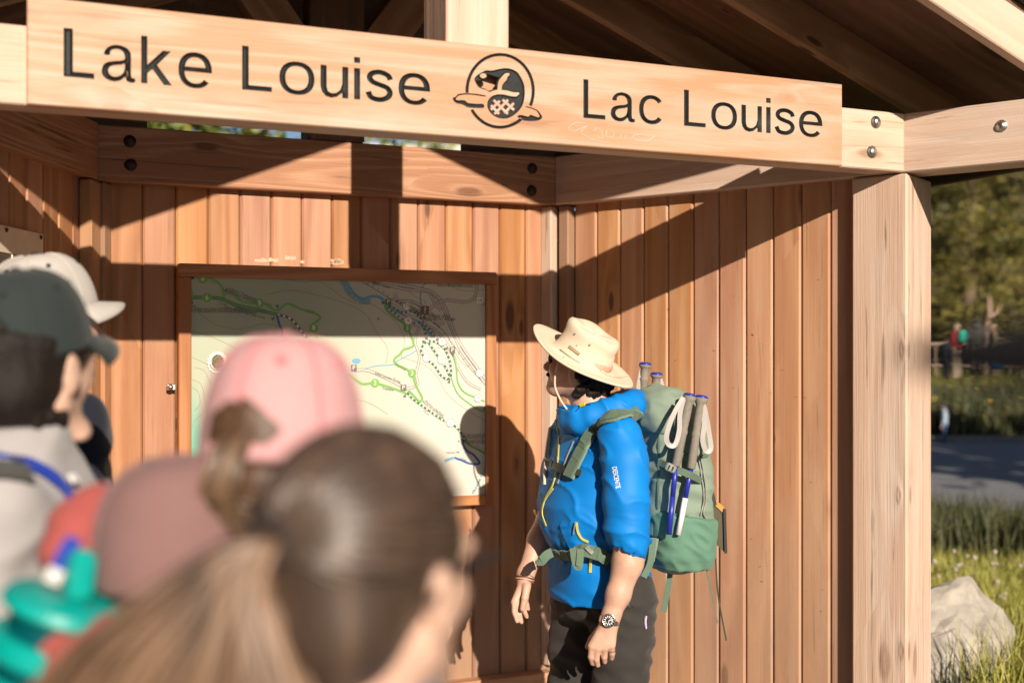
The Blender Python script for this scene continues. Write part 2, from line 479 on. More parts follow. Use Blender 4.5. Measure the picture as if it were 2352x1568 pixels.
# roof: rafters, sheathing, ridge beam, king posts, braces, shingles
SLOPE = 0.40; RH = 3.21; RV = 0.152; EAVE = 2.15
CS = 1 / math.hypot(1, SLOPE)
def rafter(y, mat, name='rafter', thick=0.04, b=RH, v=RV, eave=EAVE):
    for sg in (-1, 1):
        h = v * CS
        mid = b + v / 2
        p0 = Vector((0.003 * sg, y, mid)); p1 = Vector((sg * eave, y, mid - SLOPE * eave))
        timber(name, roof, mat, p0, p1, thick, h)
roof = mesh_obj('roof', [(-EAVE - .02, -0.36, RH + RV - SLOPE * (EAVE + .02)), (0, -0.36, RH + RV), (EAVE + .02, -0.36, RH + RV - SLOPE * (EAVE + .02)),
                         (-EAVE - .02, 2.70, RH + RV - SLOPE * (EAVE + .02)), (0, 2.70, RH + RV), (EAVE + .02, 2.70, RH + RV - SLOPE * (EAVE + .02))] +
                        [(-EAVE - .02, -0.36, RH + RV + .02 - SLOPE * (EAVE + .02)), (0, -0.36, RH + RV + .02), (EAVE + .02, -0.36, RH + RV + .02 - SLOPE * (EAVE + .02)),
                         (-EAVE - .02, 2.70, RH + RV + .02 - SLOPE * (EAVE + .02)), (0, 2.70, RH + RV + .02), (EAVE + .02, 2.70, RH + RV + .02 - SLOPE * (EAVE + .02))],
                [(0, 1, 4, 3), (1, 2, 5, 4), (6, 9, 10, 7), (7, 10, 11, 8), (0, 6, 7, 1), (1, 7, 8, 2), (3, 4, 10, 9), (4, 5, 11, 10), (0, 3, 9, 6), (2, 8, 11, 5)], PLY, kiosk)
rafter(-0.345, PALE, 'barge_board', 0.04)
for y in (0.23, 0.815, 1.40, 1.985): rafter(y, RAFT)
rafter(2.68, DARKW, 'barge_board', 0.04)
# sheathing boards under the deck between the rafters, along the slope
for sg in (-1, 1):
    for (ya, yb) in ((-0.325, 0.21), (0.25, 0.795), (0.835, 1.38), (1.42, 1.965), (2.005, 2.66)):
        k = 1
        for i in range(k):
            y0 = ya + (yb - ya) * i / k + 0.002; y1 = ya + (yb - ya) * (i + 1) / k - 0.002
            mid = RH + RV - 0.008
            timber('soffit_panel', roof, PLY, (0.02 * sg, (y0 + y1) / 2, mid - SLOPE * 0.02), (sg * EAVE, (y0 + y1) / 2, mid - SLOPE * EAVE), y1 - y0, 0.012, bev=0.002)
timber('ridge_beam', roof, RAFT, (0, -0.32, RH - 0.02), (0, 2.65, RH - 0.02), 0.09, 0.2)
for sg in (-1, 1):
    timber('eave_board', roof, DARKW, (sg * (EAVE + 0.022), -0.36, RH + RV * .5 - SLOPE * EAVE), (sg * (EAVE + 0.022), 2.70, RH + RV * .5 - SLOPE * EAVE), 0.03, 0.16)
# shingle courses
SHING = plain('cedar_shingle', (0.13, 0.10, 0.075), 0.85, noise_amt=0.5, nscale=14, bump=0.6, bscale=90)
bm = bmesh.new()
for sg in (-1, 1):
    sl = Vector((sg, 0, -SLOPE)).normalized(); nn = Vector((SLOPE * sg, 0, 1)).normalized()
    for c in range(16):
        yy = -0.42
        while yy < 2.73:
            w = random.uniform(0.09, 0.16)
            u = 0.06 + c * 0.145
            p = Vector((0, yy + w / 2, RH + RV + 0.02)) + sl * (u + random.uniform(-.008, .008)) + nn * 0.020
            box_bm(0.26, w - 0.004, 0.012, 0, bm, frame(p, sl + nn * -0.07))
            yy += w
bm_obj('shingles', bm, SHING, roof)['kind'] = 'stuff'
box = timber('ridge_cap', roof, SHING, (0, -0.42, RH + RV + 0.065), (0, 2.73, RH + RV + 0.065), 0.2, 0.03)
# king posts, struts
kp = timber('king_post', kiosk, PALE, (0.0, 0.14, TOP + 0.004), (0.0, 0.14, RH - 0.125), 0.19, 0.19, up=(0, 1, 0), bev=0.005)
bkx = on_plane(775, 330, YB)[0]
timber('king_post', kiosk, DARKW, (bkx, YB + 0.07, TOP + 0.003), (bkx, YB + 0.07, RH - 0.125), 0.21, 0.14, up=(0, 1, 0))
for sg in (-1, 1):
    timber('brace', kiosk, RAFT, (bkx + sg * 0.06, YB + 0.07, TOP + 0.22), (bkx + sg * 0.50, YB + 0.07, TOP + 0.22 + 0.60), 0.09, 0.15)
# plank infill between the wall beams and the roof (open only over the middle of the back wall)
def infill(name, pts, mat=DARKW, th=0.02, nrm=(0, 1, 0)):
    n = Vector(nrm) * th
    V = [Vector(p) for p in pts] + [Vector(p) + n for p in pts]; k = len(pts)
    mesh_obj(name, V, [tuple(range(k))[::-1], tuple(range(k, 2 * k))] + [(i, (i + 1) % k, (i + 1) % k + k, i + k) for i in range(k)], mat, kiosk)
a2 = on_plane(1062, 345, YB + .1)[0]; b2 = on_plane(338, 295, YB + .1)[0]
ry = lambda s: RH + RV - SLOPE * abs(s) - 0.018
a_ = on_plane(1062, 345, YB + .1)[0]; b_ = on_plane(338, 295, YB + .1)[0]
infill('gable_infill', [(a_, YB + .1, TOP + .003), (SI + .05, YB + .1, TOP + .003), (SI + .05, YB + .1, ry(SI + .05)), (a_, YB + .1, ry(a_))])
infill('gable_infill', [(b2, YB + .1, 2.70), (a2, YB + .1, 2.70), (a2, YB + .1, ry(a2)), (0, YB + .1, ry(0)), (b2, YB + .1, ry(b2))])
infill('gable_infill', [(SL - .05, YB + .1, TOP + .003), (b_, YB + .1, TOP + .003), (b_, YB + .1, ry(b_)), (SL - .05, YB + .1, ry(SL - .05))])
# bolts
def bolt(px, py, y, mat, r=0.014, recess=True):
    s, z = on_plane(px, py, y)
    m = Matrix.Translation((s, y - 0.001, z)) @ Matrix.Rotation(R(90), 4, 'X')
    o = lathe('bolt', [(r * 1.35, -0.002), (r * 1.35, 0.002), (r, 0.003), (r * 0.9, 0.009), (r * 0.5, 0.012), (0.001, 0.0125)], mat, kiosk, 14, m)
for p in ((298, 325), (300, 379), (1222, 387), (1221, 438)): bolt(*p, YB, DARKSTEEL, 0.016)
for p in ((2011, 281), (2002, 349)): bolt(*p, 0.0425, STEEL, 0.015)
def bolt_wall(t, z, mat):
    p = ro + WD * t - WN * 0.001
    m = frame((p.x, p.y, z), WD) @ Matrix.Rotation(R(90), 4, 'X')
    lathe('bolt', [(0.019, -0.002), (0.019, 0.002), (0.014, 0.003), (0.0125, 0.008), (0.006, 0.011), (0.001, 0.0115)], mat, kiosk, 14, m)
bolt_wall(WL + 0.30, 2.40, STEEL); bolt_wall(0.72, 2.43, DARKSTEEL)

# ------------------------------------------------------------------ carved sign
XH = 0.74
def _ring(rx, ry, a0, a1, n=28, cx=.34, cy=.37, e=2.25):
    out = []
    for i in range(n + 1):
        a = R(a0 + (a1 - a0) * i / n); c, s = math.cos(a), math.sin(a)
        out.append((cx + rx * math.copysign(abs(c) ** (2 / e), c), cy + ry * math.copysign(abs(s) ** (2 / e), s)))
    return out
def _stroke(pts, w):
    P = [Vector((*p, 0)) for p in pts]; P = smooth_path(P, 5); A, B = [], []
    for i, p in enumerate(P):
        t_ = (P[min(i + 1, len(P) - 1)] - P[max(i - 1, 0)]).normalized(); n = Vector((-t_.y, t_.x, 0)) * w / 2
        A.append((p.x + n.x, p.y + n.y)); B.append((p.x - n.x, p.y - n.y))
    return A + B[::-1]
def _cat(pts, n=3):
    P = [Vector((*p, 0)) for p in pts]; k = len(P); out = []
    for i in range(k):
        a, b, c, d = P[i - 1], P[i], P[(i + 1) % k], P[(i + 2) % k]
        for j in range(n):
            u = j / n
            q = 0.5 * ((2 * b) + (c - a) * u + (2 * a - 5 * b + 4 * c - d) * u * u + (3 * b - a - 3 * c + d) * u ** 3); out.append((q.x, q.y))
    return out
def glyph(ch, w=.125):
    if ch == 'L': return .58, [[(0, 0), (.56, 0), (.56, .115), (w, .115), (w, 1), (0, 1)]]
    if ch == 'i': return w, [[(0, 0), (w, 0), (w, XH), (0, XH)], [(0, .86), (w, .86), (w, 1), (0, 1)]]
    if ch == 'k': return .60, [[(0, 1), (0, 0), (.12, 0), (.12, .22), (.215, .315), (.435, 0), (.595, 0), (.305, .41), (.575, .725), (.415, .725), (.12, .40), (.12, 1)]]
    if ch == 'o': return .68, [_ring(.34, .385, 0, 352), _ring(.222, .28, 0, 352)]
    if ch == 'c': return .62, [[(x, y) for x, y in _ring(.33, .385, 36, 324, cx=.33)] + [(x, y) for x, y in _ring(.212, .28, 324, 36, cx=.33)]]
    if ch == 'e':
        out = _ring(.33, .385, -3, 322, cx=.33); inn = _ring(.212, .28, 322, 188, cx=.33)
        return .66, [out + inn + [(.125, .335), (.66, .335)], _ring(.205, .275, 12, 168, 16, cx=.33)]
    if ch == 'u': return .55, [[(0, XH), (0, .25), (.025, .12), (.10, .02), (.21, -.015), (.32, .02), (.425, .12), (.43, 0), (.55, 0), (.55, XH), (.43, XH), (.43, .34), (.39, .19), (.31, .11), (.23, .092), (.15, .13), (.122, .24), (.122, XH)]]
    if ch == 's': return .55, [_stroke([(.495, .53), (.45, .63), (.29, .695), (.13, .655), (.075, .55), (.14, .45), (.28, .395), (.43, .335), (.49, .22), (.43, .10), (.28, .04), (.11, .08), (.045, .21)], .118)]
    if ch == 'a': return .62, [_cat([(.04, .53), (.065, .63), (.15, .715), (.29, .755), (.44, .72), (.53, .63), (.545, .5), (.545, .2), (.555, .10), (.60, .085), (.62, .08), (.62, .005), (.54, -.012), (.46, .02), (.435, .095), (.34, .015), (.21, -.015), (.08, .025), (.0, .13), (.01, .27), (.08, .365), (.22, .41), (.36, .435), (.425, .47), (.425, .53), (.40, .61), (.34, .655), (.27, .665), (.19, .64), (.155, .585), (.15, .53)], 3),
        _cat([(.425, .37), (.36, .345), (.25, .325), (.16, .29), (.12, .22), (.14, .135), (.22, .085), (.32, .11), (.39, .17), (.42, .25)], 3)]
def word(body, pl, pr, ybase_l, ytop_l, first=.125):
    s0, zb = on_plane(pl, ybase_l, 0); s1, _ = on_plane(pr, 200, 0); zt = on_plane(pl, ytop_l, 0)[1]
    x = 0; out = []
    for i, ch in enumerate(body):
        adv, polys = glyph(ch, first if i == 0 else .122)
        out += [[(a + x, b) for a, b in p] for p in polys]; x += adv + (.115 if ch != 'L' else .12)
    xs = [a for p in out for a, b in p]; sx = (s1 - s0) / max(xs); cap = zt - zb
    return [[(s0 + a * sx, zb + b * cap) for a, b in p] for p in out]
words = word('Lake', 146, 487, 176, 64, .17) + word('Louise', 556, 988, 206, 105) + word('Lac', 1340, 1520, 271, 182) + word('Louise', 1571, 1889, 289, 206)

Z6 = lambda p: on_plane((1500 + p[0] / 3.92) * .65333, (100 + p[1] / 3.92) * .65333, 0)
def arc(a0, a1, n=44):
    a = [R(a0 + (a1 - a0) * i / n) for i in range(n + 1)]
    return [(1012 + 478 * math.cos(t), 864 + 522 * math.sin(t)) for t in a] + [(1012 + 434 * math.cos(t), 864 + 478 * math.sin(t)) for t in a[::-1]]
def sm(poly, it=2):
    for _ in range(it):
        q = []
        for i in range(len(poly)):
            a, b = poly[i], poly[(i + 1) % len(poly)]
            q += [(a[0] * .78 + b[0] * .22, a[1] * .78 + b[1] * .22), (a[0] * .22 + b[0] * .78, a[1] * .22 + b[1] * .78)]
        poly = q
    return poly
emblem = [arc(180 - 3, 360 + 24), arc(50, 149),
    sm([(350, 960), (400, 945), (430, 903), (560, 893), (700, 905), (820, 928), (815, 945), (690, 925), (560, 912), (440, 925), (400, 970), (410, 992), (530, 990), (560, 1030), (690, 1042), (790, 1040), (798, 1100), (690, 1100), (560, 1092), (500, 1052), (390, 1030)], 1),
    sm([(1365, 1070), (1460, 1095), (1535, 1130), (1605, 1230), (1540, 1275), (1400, 1280), (1330, 1270), (1285, 1240), (1240, 1220), (1285, 1187), (1410, 1222), (1420, 1185), (1540, 1230), (1560, 1215), (1520, 1140), (1450, 1110), (1360, 1085)], 1),
    sm([(650, 700), (690, 650), (760, 605), (820, 578), (900, 585), (980, 565), (1080, 547), (1170, 560), (1250, 600), (1310, 690), (1345, 780), (1355, 880), (1345, 990), (1310, 1090), (1230, 1180), (1130, 1240), (1040, 1248), (950, 1225), (870, 1160), (832, 1080), (840, 1000), (890, 940), (960, 910), (1060, 910), (1130, 930), (1190, 940), (1240, 940), (1277, 905), (1272, 882), (1200, 885), (1120, 860), (1035, 850),
        (1033, 840), (1038, 790), (1065, 750), (1105, 710), (1110, 670), (1140, 650), (1145, 622), (1100, 615), (1060, 640), (1010, 700), (985, 740), (976, 840), (970, 851), (930, 855), (860, 885), (820, 850), (740, 830), (700, 800)], 1)]
islands = [[(780 + 45 * math.cos(R(a)), 655 + 34 * math.sin(R(a))) for a in range(0, 360, 20)]]
def bars(p, q, w=17):
    p, q = Vector(p), Vector(q); d = (q - p).normalized(); n = Vector((-d.y, d.x)) * w
    return [tuple(p + n), tuple(q + n), tuple(q - n), tuple(p - n)]

def curve2d(name, bez, polys, **kw):
    cu = bpy.data.curves.new(name, 'CURVE'); cu.dimensions = '2D'; cu.resolution_u = 5
    for k, v in kw.items(): setattr(cu, k, v)
    for s in bez:
        sp = cu.splines.new('BEZIER'); sp.bezier_points.add(len(s) - 1); sp.use_cyclic_u = True
        for bp, (a, b, c) in zip(sp.bezier_points, s):
            bp.handle_left_type = bp.handle_right_type = 'FREE'
            bp.co = (*a, 0); bp.handle_left = (*b, 0); bp.handle_right = (*c, 0)
    for s in polys:
        sp = cu.splines.new('POLY'); sp.points.add(len(s) - 1); sp.use_cyclic_u = True
        for bp, a in zip(sp.points, s): bp.co = (a[0], a[1], 0, 1)
    o = bpy.data.objects.new(name, cu); COL.objects.link(o)
    me = eval_mesh(o)
    bpy.data.objects.remove(o); bpy.data.curves.remove(cu)
    return me

sign = empty('carved_sign', (0, 0, 0)); sign.matrix_world = kiosk.matrix_basis
sl_ = on_plane(62, 235, 0); sr_ = on_plane(1935, 378, 0)
SX0, SX1, SZ0, SZ1 = sl_[0], sr_[0], BOT - 0.002, BOT + 0.257
tag(sign, 'long pale wooden sign board carved with Lake Louise, Lac Louise and a beaver emblem', 'sign')
empolys = [[Z6(p) for p in pl_] for pl_ in emblem + islands]
def stand(me):                       # curve plane (x, y) -> kiosk (s, z), front at y = 0
    me.transform(Matrix(((1, 0, 0), (0, 0, 1), (0, 1, 0))).to_4x4())
    me.flip_normals()
letter_groups = []
for p_ in words:                      # outlines that overlap in x belong to one letter
    x0_, x1_ = min(a for a, b in p_), max(a for a, b in p_)
    if letter_groups and x0_ < max(a for q in letter_groups[-1] for a, b in q): letter_groups[-1].append(p_)
    else: letter_groups.append([p_])
cxm = (SX0 + SX1) / 2; czm = (SZ0 + SZ1) / 2
face = curve2d('face', [], words + empolys + [[(SX0 + .003, SZ0 + .003), (SX1 - .003, SZ0 + .003), (SX1 - .003, SZ1 - .003), (SX0 + .003, SZ1 - .003)]], fill_mode='FRONT')
bm = bmesh.new(); bm.from_mesh(face)
for v in bm.verts: v.co = Vector((v.co.x, 0, v.co.y))
# the chamfered rim, edges and back of the board
def ring_pts(i, y): return [Vector((SX0 + i, y, SZ0 + i)), Vector((SX1 - i, y, SZ0 + i)), Vector((SX1 - i, y, SZ1 - i)), Vector((SX0 + i, y, SZ1 - i))]
rr = [[bm.verts.new(p) for p in ring_pts(i, y)] for i, y in ((.003, 0), (0, .003), (0, .0395))]
for a, c in zip(rr, rr[1:]):
    for k in range(4): bm.faces.new((a[k], a[(k + 1) % 4], c[(k + 1) % 4], c[k]))
bm.faces.new(rr[-1])
bmesh.ops.recalc_face_normals(bm, faces=bm.faces[:])
for f in bm.faces:
    if abs(f.normal.y) > .99 and abs(f.calc_center_median().y) < 1e-5 and f.normal.y > 0: f.normal_flip()
board = bm_obj('board', bm, SIGNW, sign)
board.data.transform(Matrix.Translation((-cxm, 0, -czm))); board.location = (cxm, 0, czm)
def groove(name, bez, polys, d, extra=None):
    me = curve2d(name, bez, polys, fill_mode='BACK', offset=-d, bevel_depth=d, bevel_resolution=0)
    bm = bmesh.new(); bm.from_mesh(me)
    bmesh.ops.delete(bm, geom=[f for f in bm.faces if f.calc_center_median().z > 1e-6], context='FACES')
    for v in bm.verts: v.co = Vector((v.co.x, -min(v.co.z, 0) * 1.2, v.co.y))
    if extra: extra(bm)
    return bm_obj(name, bm, GROOVE, sign)
for ch_i, polys_ in enumerate(letter_groups): groove('letter', [], polys_, 0.0068)
groove('emblem', [], empolys, 0.0042)
bm = bmesh.new()
for i, (p, q) in enumerate((((925, 990), (1120, 1180)), ((1050, 985), (1205, 1125)), ((890, 1060), (1000, 1180)), ((1010, 1000), (890, 1120)), ((1125, 985), (940, 1180)), ((1205, 1030), (1075, 1170)))):
    y = 0.0006 + 0.0003 * i
    q4 = [Z6(t) for t in bars(p, q)]
    a = [bm.verts.new((s, y, z)) for s, z in q4]; c = [bm.verts.new((s, 0.0052, z)) for s, z in q4]
    bm.faces.new(a)
    for k in range(4): bm.faces.new((a[k], a[(k + 1) % 4], c[(k + 1) % 4], c[k]))
bmesh.ops.recalc_face_normals(bm, faces=bm.faces[:])
bm_obj('emblem_hatching', bm, SIGNW, sign)
# scratched graffiti under the right-hand words
SCR = plain('scratched_wood', (0.63, 0.50, 0.41), 0.7)
Z4 = lambda p: on_plane(784 + p[0] / 3, p[1] / 3, 0)
bm = bmesh.new()
for st in ([(1680, 850), (1610, 850), (1565, 885), (1610, 905), (1690, 870), (1650, 915), (1700, 950), (1740, 965), (1850, 990)], [(1740, 905), (1760, 885), (1790, 900), (1800, 950), (1760, 950)],
           [(1830, 900), (1825, 940), (1860, 950), (1880, 915), (1850, 905)], [(1930, 925), (1925, 950)], [(1960, 930), (1955, 955)], [(2160, 940), (2100, 975), (2020, 965), (2010, 940), (2080, 930), (2150, 970)]):
    pts = [Vector((a, -0.0004, b)) for a, b in (Z4(p) for p in st)]
    tube('x', smooth_path(pts, 4), 0.0011, None, n=4, bm=bm)
bm_obj('scratches', bm, SCR, sign)

# ------------------------------------------------------------------ map board
MY = YB - 0.012          # front of the frame
mapb = empty('map_board', (0, 0, 0)); mapb.matrix_world = kiosk.matrix_basis
tag(mapb, 'large framed trail map of the village area hung on the back wall', 'map board')
OL, OT = on_plane(411, 604, MY); OR_, OB = on_plane(1141, 1158, MY)
FW = 0.052
IL, IR, IT, IB = OL + FW * 0.85, OR_ - FW * .8, OT - FW * 0.9, OB + FW * 0.75
yc = MY + 0.028
timber('frame_rail', mapb, FRAMEW, (OL + .001, yc, (OT + IT) / 2), (OR_, yc, (OT + IT) / 2), 0.056, OT - IT, bev=.003)
timber('frame_rail', mapb, FRAMEW, (OL + .012, yc + .004, (OB + IB) / 2), (OR_ - .012, yc + .004, (OB + IB) / 2), 0.048, IB - OB, bev=.003)
timber('frame_stile', mapb, FRAMEW, ((OL + IL) / 2, yc + .002, OB - .004), ((OL + IL) / 2, yc + .002, IT - .001), 0.056, IL - OL, up=(1, 0, 0), bev=.003)
timber('frame_stile', mapb, FRAMEW, ((OR_ + IR) / 2, yc + .002, OB - .004), ((OR_ + IR) / 2, yc + .002, IT - .001), 0.056, OR_ - IR, up=(1, 0, 0), bev=.003)
PY = MY + 0.020          # printed sheet
def map_paper():
    t = NT('map_paper'); tc = t.n('ShaderNodeTexCoord').outputs['Object']
    sx = t.n('ShaderNodeSeparateXYZ'); t.l(tc, sx.inputs[0])
    x, z = sx.outputs[0], sx.outputs[2]
    a = t.noise(tc, 3.2, 4, 0.6); b = t.noise(tc, 9, 3)
    base = t.mix(t.ramp(a, [(0.35, 0), (0.65, 1)]), (0.37, 0.39, 0.29), (0.31, 0.37, 0.28))
    base = t.mix(t.ramp(t.math('ADD', x, t.math('MULTIPLY', a, 0.25)), [(0.55, 0), (1.1, 1)]), base, (0.54, 0.53, 0.46))  # paper whitened towards the right: sun glare put into the colour
    g = t.ramp(t.math('ADD', t.math('ADD', t.math('MULTIPLY', x, 2.2), t.math('MULTIPLY', z, 1.1)), t.math('MULTIPLY', b, 0.22)), [(0.42, 1), (0.66, 0)])
    base = t.mix(t.math('MULTIPLY', g, 0.85), base, (0.10, 0.42, 0.30))
    t.l(base, t.b.inputs['Base Color']); t.b.inputs['Roughness'].default_value = 0.42
    t.b.inputs['Specular IOR Level'].default_value = 0.5
    return t.m
MP = map_paper()
INK = lambda n, c: plain('print_' + n, c, 0.45)
K_, G_, BL_, LB_, W_, GY_, BR_, DG_ = (INK('black', (.11, .112, .10)), INK('green', (.15, .36, .07)), INK('blue', (.03, .09, .30)), INK('river_blue', (.13, .33, .48)),
    INK('white', (.72, .70, .64)), INK('road_grey', (.50, .47, .44)), INK('contour_brown', (.27, .18, .10)), INK('dark_green', (.03, .13, .05)))
sheet_o = mesh_obj('map_sheet', [(IL - .01 - IL, 0, IB - .01 - IB), (IR + .01 - IL, 0, IB - .01 - IB), (IR + .01 - IL, 0, IT + .01 - IB), (IL - .01 - IL, 0, IT + .01 - IB)], [(0, 1, 2, 3)], MP, mapb)
sheet_o.location = (IL, PY, IB)
Z7 = lambda p: on_plane((600 + p[0] / 1.7042) * .65333, (880 + p[1] / 1.7042) * .65333, PY)
bmp = bmesh.new(); pmats = []; lay = [0]
def slot(m):
    if m not in pmats: pmats.append(m)
    return pmats.index(m)
def inside(s, z): return min(max(s, IL - .008), IR + .008), min(max(z, IB - .008), IT + .008)
def ribbon(pts, w, mat, dash=None, smooth=True):
    lay[0] += 1; y = -0.0006 - 0.00002 * lay[0]
    P = [Vector((*inside(*Z7(p)), 0)) for p in pts]
    if smooth and len(P) > 2: P = smooth_path(P, 5)
    mi = slot(mat)
    if dash:
        segs = []; d = 0.0; cur = [P[0]]; on = True
        # resample evenly
        Q = [P[0]]; step = 0.002
        for a, b in zip(P, P[1:]):
            n = max(1, int((b - a).length / step))
            Q += [a + (b - a) * (k + 1) / n for k in range(n)]
        acc = 0; cur = []
        for a, b in zip(Q, Q[1:]):
            acc += (b - a).length
            on = (acc % (dash[0] + dash[1])) < dash[0]
            if on: cur.append(a)
            elif cur:
                if len(cur) > 1: segs.append(cur)
                cur = []
        if len(cur) > 1: segs.append(cur)
    else: segs = [P]
    for S in segs:
        prev = None
        for i, p in enumerate(S):
            t = (S[min(i + 1, len(S) - 1)] - S[max(i - 1, 0)]).normalized(); n = Vector((-t.y, t.x, 0)) * w / 2
            v = (bmp.verts.new((p.x + n.x - IL, y, p.y + n.y - IB)), bmp.verts.new((p.x - n.x - IL, y, p.y - n.y - IB)))
            if prev:
                f = bmp.faces.new((prev[0], prev[1], v[1], v[0])); f.material_index = mi
            prev = v
def disc(p, r, mat, n=18, el=1.0):
    lay[0] += 1; y = -0.0006 - 0.00002 * lay[0]; s, z = Z7(p)
    f = bmp.faces.new([bmp.verts.new((s - IL + r * math.cos(2 * math.pi * k / n), y, z - IB + r * el * math.sin(2 * math.pi * k / n))) for k in range(n)])
    f.material_index = slot(mat)
def rect(p, w, h, mat):
    lay[0] += 1; y = -0.0006 - 0.00002 * lay[0]; s, z = Z7(p)
    f = bmp.faces.new([bmp.verts.new((s - IL + a * w / 2, y, z - IB + b * h / 2)) for a, b in ((-1, -1), (1, -1), (1, 1), (-1, 1))]); f.material_index = slot(mat)
def tri(p, ang, mat, r=0.0085):
    lay[0] += 1; y = -0.0006 - 0.00002 * lay[0]; s, z = Z7(p)
    f = bmp.faces.new([bmp.verts.new((s - IL + r * k * math.cos(R(ang + a)), y, z - IB + r * k * math.sin(R(ang + a)))) for a, k in ((0, 1.2), (130, 1), (230, 1))]); f.material_index = slot(mat)
_txt = {}
def label(body, p, size, mat, ang=0.0, align='CENTER', shear=0.0):
    lay[0] += 1; y = -0.0006 - 0.00002 * lay[0]; s, z = Z7(p)
    key = (body, align, shear)
    if key not in _txt:
        cu = bpy.data.curves.new('t', 'FONT'); cu.body = body; cu.size = 1.0; cu.align_x = align; cu.align_y = 'CENTER'; cu.resolution_u = 2; cu.shear = shear
        o = bpy.data.objects.new('t', cu); COL.objects.link(o); _txt[key] = eval_mesh(o)
        bpy.data.objects.remove(o); bpy.data.curves.remove(cu)
    me = _txt[key]; mi = slot(mat); n0 = len(bmp.verts)
    ca, sa = math.cos(R(ang)) * size, math.sin(R(ang)) * size
    vs_ = [bmp.verts.new((s - IL + v.co.x * ca - v.co.y * sa, y, z - IB + v.co.x * sa + v.co.y * ca)) for v in me.vertices]
    for f in me.polygons:
        try:
            g = bmp.faces.new([vs_[i] for i in f.vertices]); g.material_index = mi
        except ValueError: pass
# contours
for c in ([(120, 480), (250, 520), (380, 580), (500, 640)], [(128, 640), (240, 690)], [(125, 770), (180, 800), (200, 870), (205, 960), (150, 1010), (128, 1060)], [(300, 140), (380, 165), (450, 160), (560, 150), (700, 175), (800, 190), (880, 185), (960, 230), (1030, 280), (1120, 320), (1200, 320), (1290, 380), (1350, 430), (1390, 500), (1400, 560), (1380, 640)],
          [(1380, 640), (1450, 660), (1530, 690), (1600, 760), (1650, 850), (1750, 940), (1885, 1020)], [(560, 270), (700, 240), (800, 250), (960, 290), (1100, 340), (1180, 400), (1240, 500), (1300, 590), (1290, 680)],
          [(126, 330), (260, 440), (420, 470), (560, 440), (700, 470)], [(1400, 170), (1440, 260), (1520, 300)], [(1650, 170), (1690, 220), (1780, 245), (1880, 235)], [(1520, 300), (1560, 420), (1650, 500), (1720, 640), (1780, 700)],
          [(128, 820), (165, 850), (175, 920), (140, 960)], [(140, 700), (200, 720), (240, 800)], [(900, 960), (1060, 900), (1180, 910), (1300, 980)], [(1560, 600), (1640, 580), (1700, 650)]):
    ribbon(c, 0.0016, BR_)
ribbon([(1045, 150), (1060, 200), (1100, 260), (1150, 290), (1210, 275), (1260, 285), (1300, 330), (1360, 370), (1440, 400), (1490, 430), (1540, 490), (1570, 520)], 0.011, LB_)
ribbon([(1545, 160), (1540, 190), (1510, 215), (1495, 270), (1500, 330), (1500, 390)], 0.005, LB_)
ribbon([(1100, 725), (1160, 710), (1240, 690), (1330, 685), (1360, 660), (1430, 625), (1470, 600)], 0.004, LB_)
disc((1112, 662), 0.017, LB_, el=.6); disc((1244, 410), 0.006, LB_)
disc((215, 1130), 0.013, LB_)
def road(pts, w=0.011):
    ribbon(pts, w, K_); ribbon(pts, w * 0.66, GY_)
for r_ in ([(1165, 150), (1200, 180), (1290, 205), (1420, 235), (1530, 245), (1590, 280), (1630, 340), (1660, 420), (1720, 560), (1760, 630), (1880, 790)], [(1180, 150), (1300, 195), (1500, 230), (1580, 260), (1640, 330), (1670, 410), (1730, 550), (1885, 770)]):
    road(r_, 0.012)
for r_ in ([(1340, 150), (1345, 200)], [(1835, 150), (1835, 230), (1815, 285), (1760, 310), (1640, 300), (1540, 360), (1525, 420), (1480, 480), (1465, 550), (1490, 640), (1470, 740), (1480, 800), (1430, 825), (1380, 810), (1280, 760), (1200, 725), (1150, 715), (1100, 720)], [(1815, 285), (1885, 330)],
          [(1340, 255), (1370, 300), (1460, 310), (1540, 360)], [(1300, 310), (1360, 345), (1410, 385), (1490, 415), (1520, 440), (1600, 490), (1680, 600), (1720, 700), (1780, 790), (1860, 835)], [(1540, 360), (1580, 400), (1600, 440), (1640, 435)], [(1550, 260), (1590, 330), (1620, 360)], [(1380, 810), (1410, 845)]):
    road(r_)
ribbon([(1120, 160), (1300, 280), (1450, 370), (1600, 450), (1690, 560), (1780, 690), (1880, 800)], 0.002, K_)
for k in range(26):
    t = k / 25; px = 1120 + 760 * t; py = 160 + (290 * min(1, t / .63) if t < .63 else 290 + (t - .63) / .37 * 350)
    ribbon([(px - 6, py + 7), (px + 6, py - 7)], 0.002, K_, smooth=False)
ribbon([(120, 160), (190, 165), (250, 170), (300, 210), (318, 260), (316, 295)], 0.0085, G_)
ribbon([(318, 260), (370, 265), (420, 300), (470, 315), (560, 320), (600, 345), (640, 360), (690, 322), (720, 325), (800, 360), (870, 380), (895, 405), (855, 440), (855, 470), (880, 525)], 0.0085, G_)
ribbon([(122, 282), (220, 283), (300, 290), (400, 330), (520, 355), (640, 385)], 0.012, DG_); ribbon([(122, 282), (220, 283), (300, 290), (400, 330), (520, 355), (640, 385)], 0.005, G_)
ribbon([(640, 385), (700, 400), (740, 430), (815, 525)], 0.010, K_); ribbon([(640, 385), (700, 400), (740, 430), (815, 525)], 0.006, W_, dash=(.012, .009))
ribbon([(636, 385), (650, 440), (668, 480), (665, 520)], 0.008, BL_)
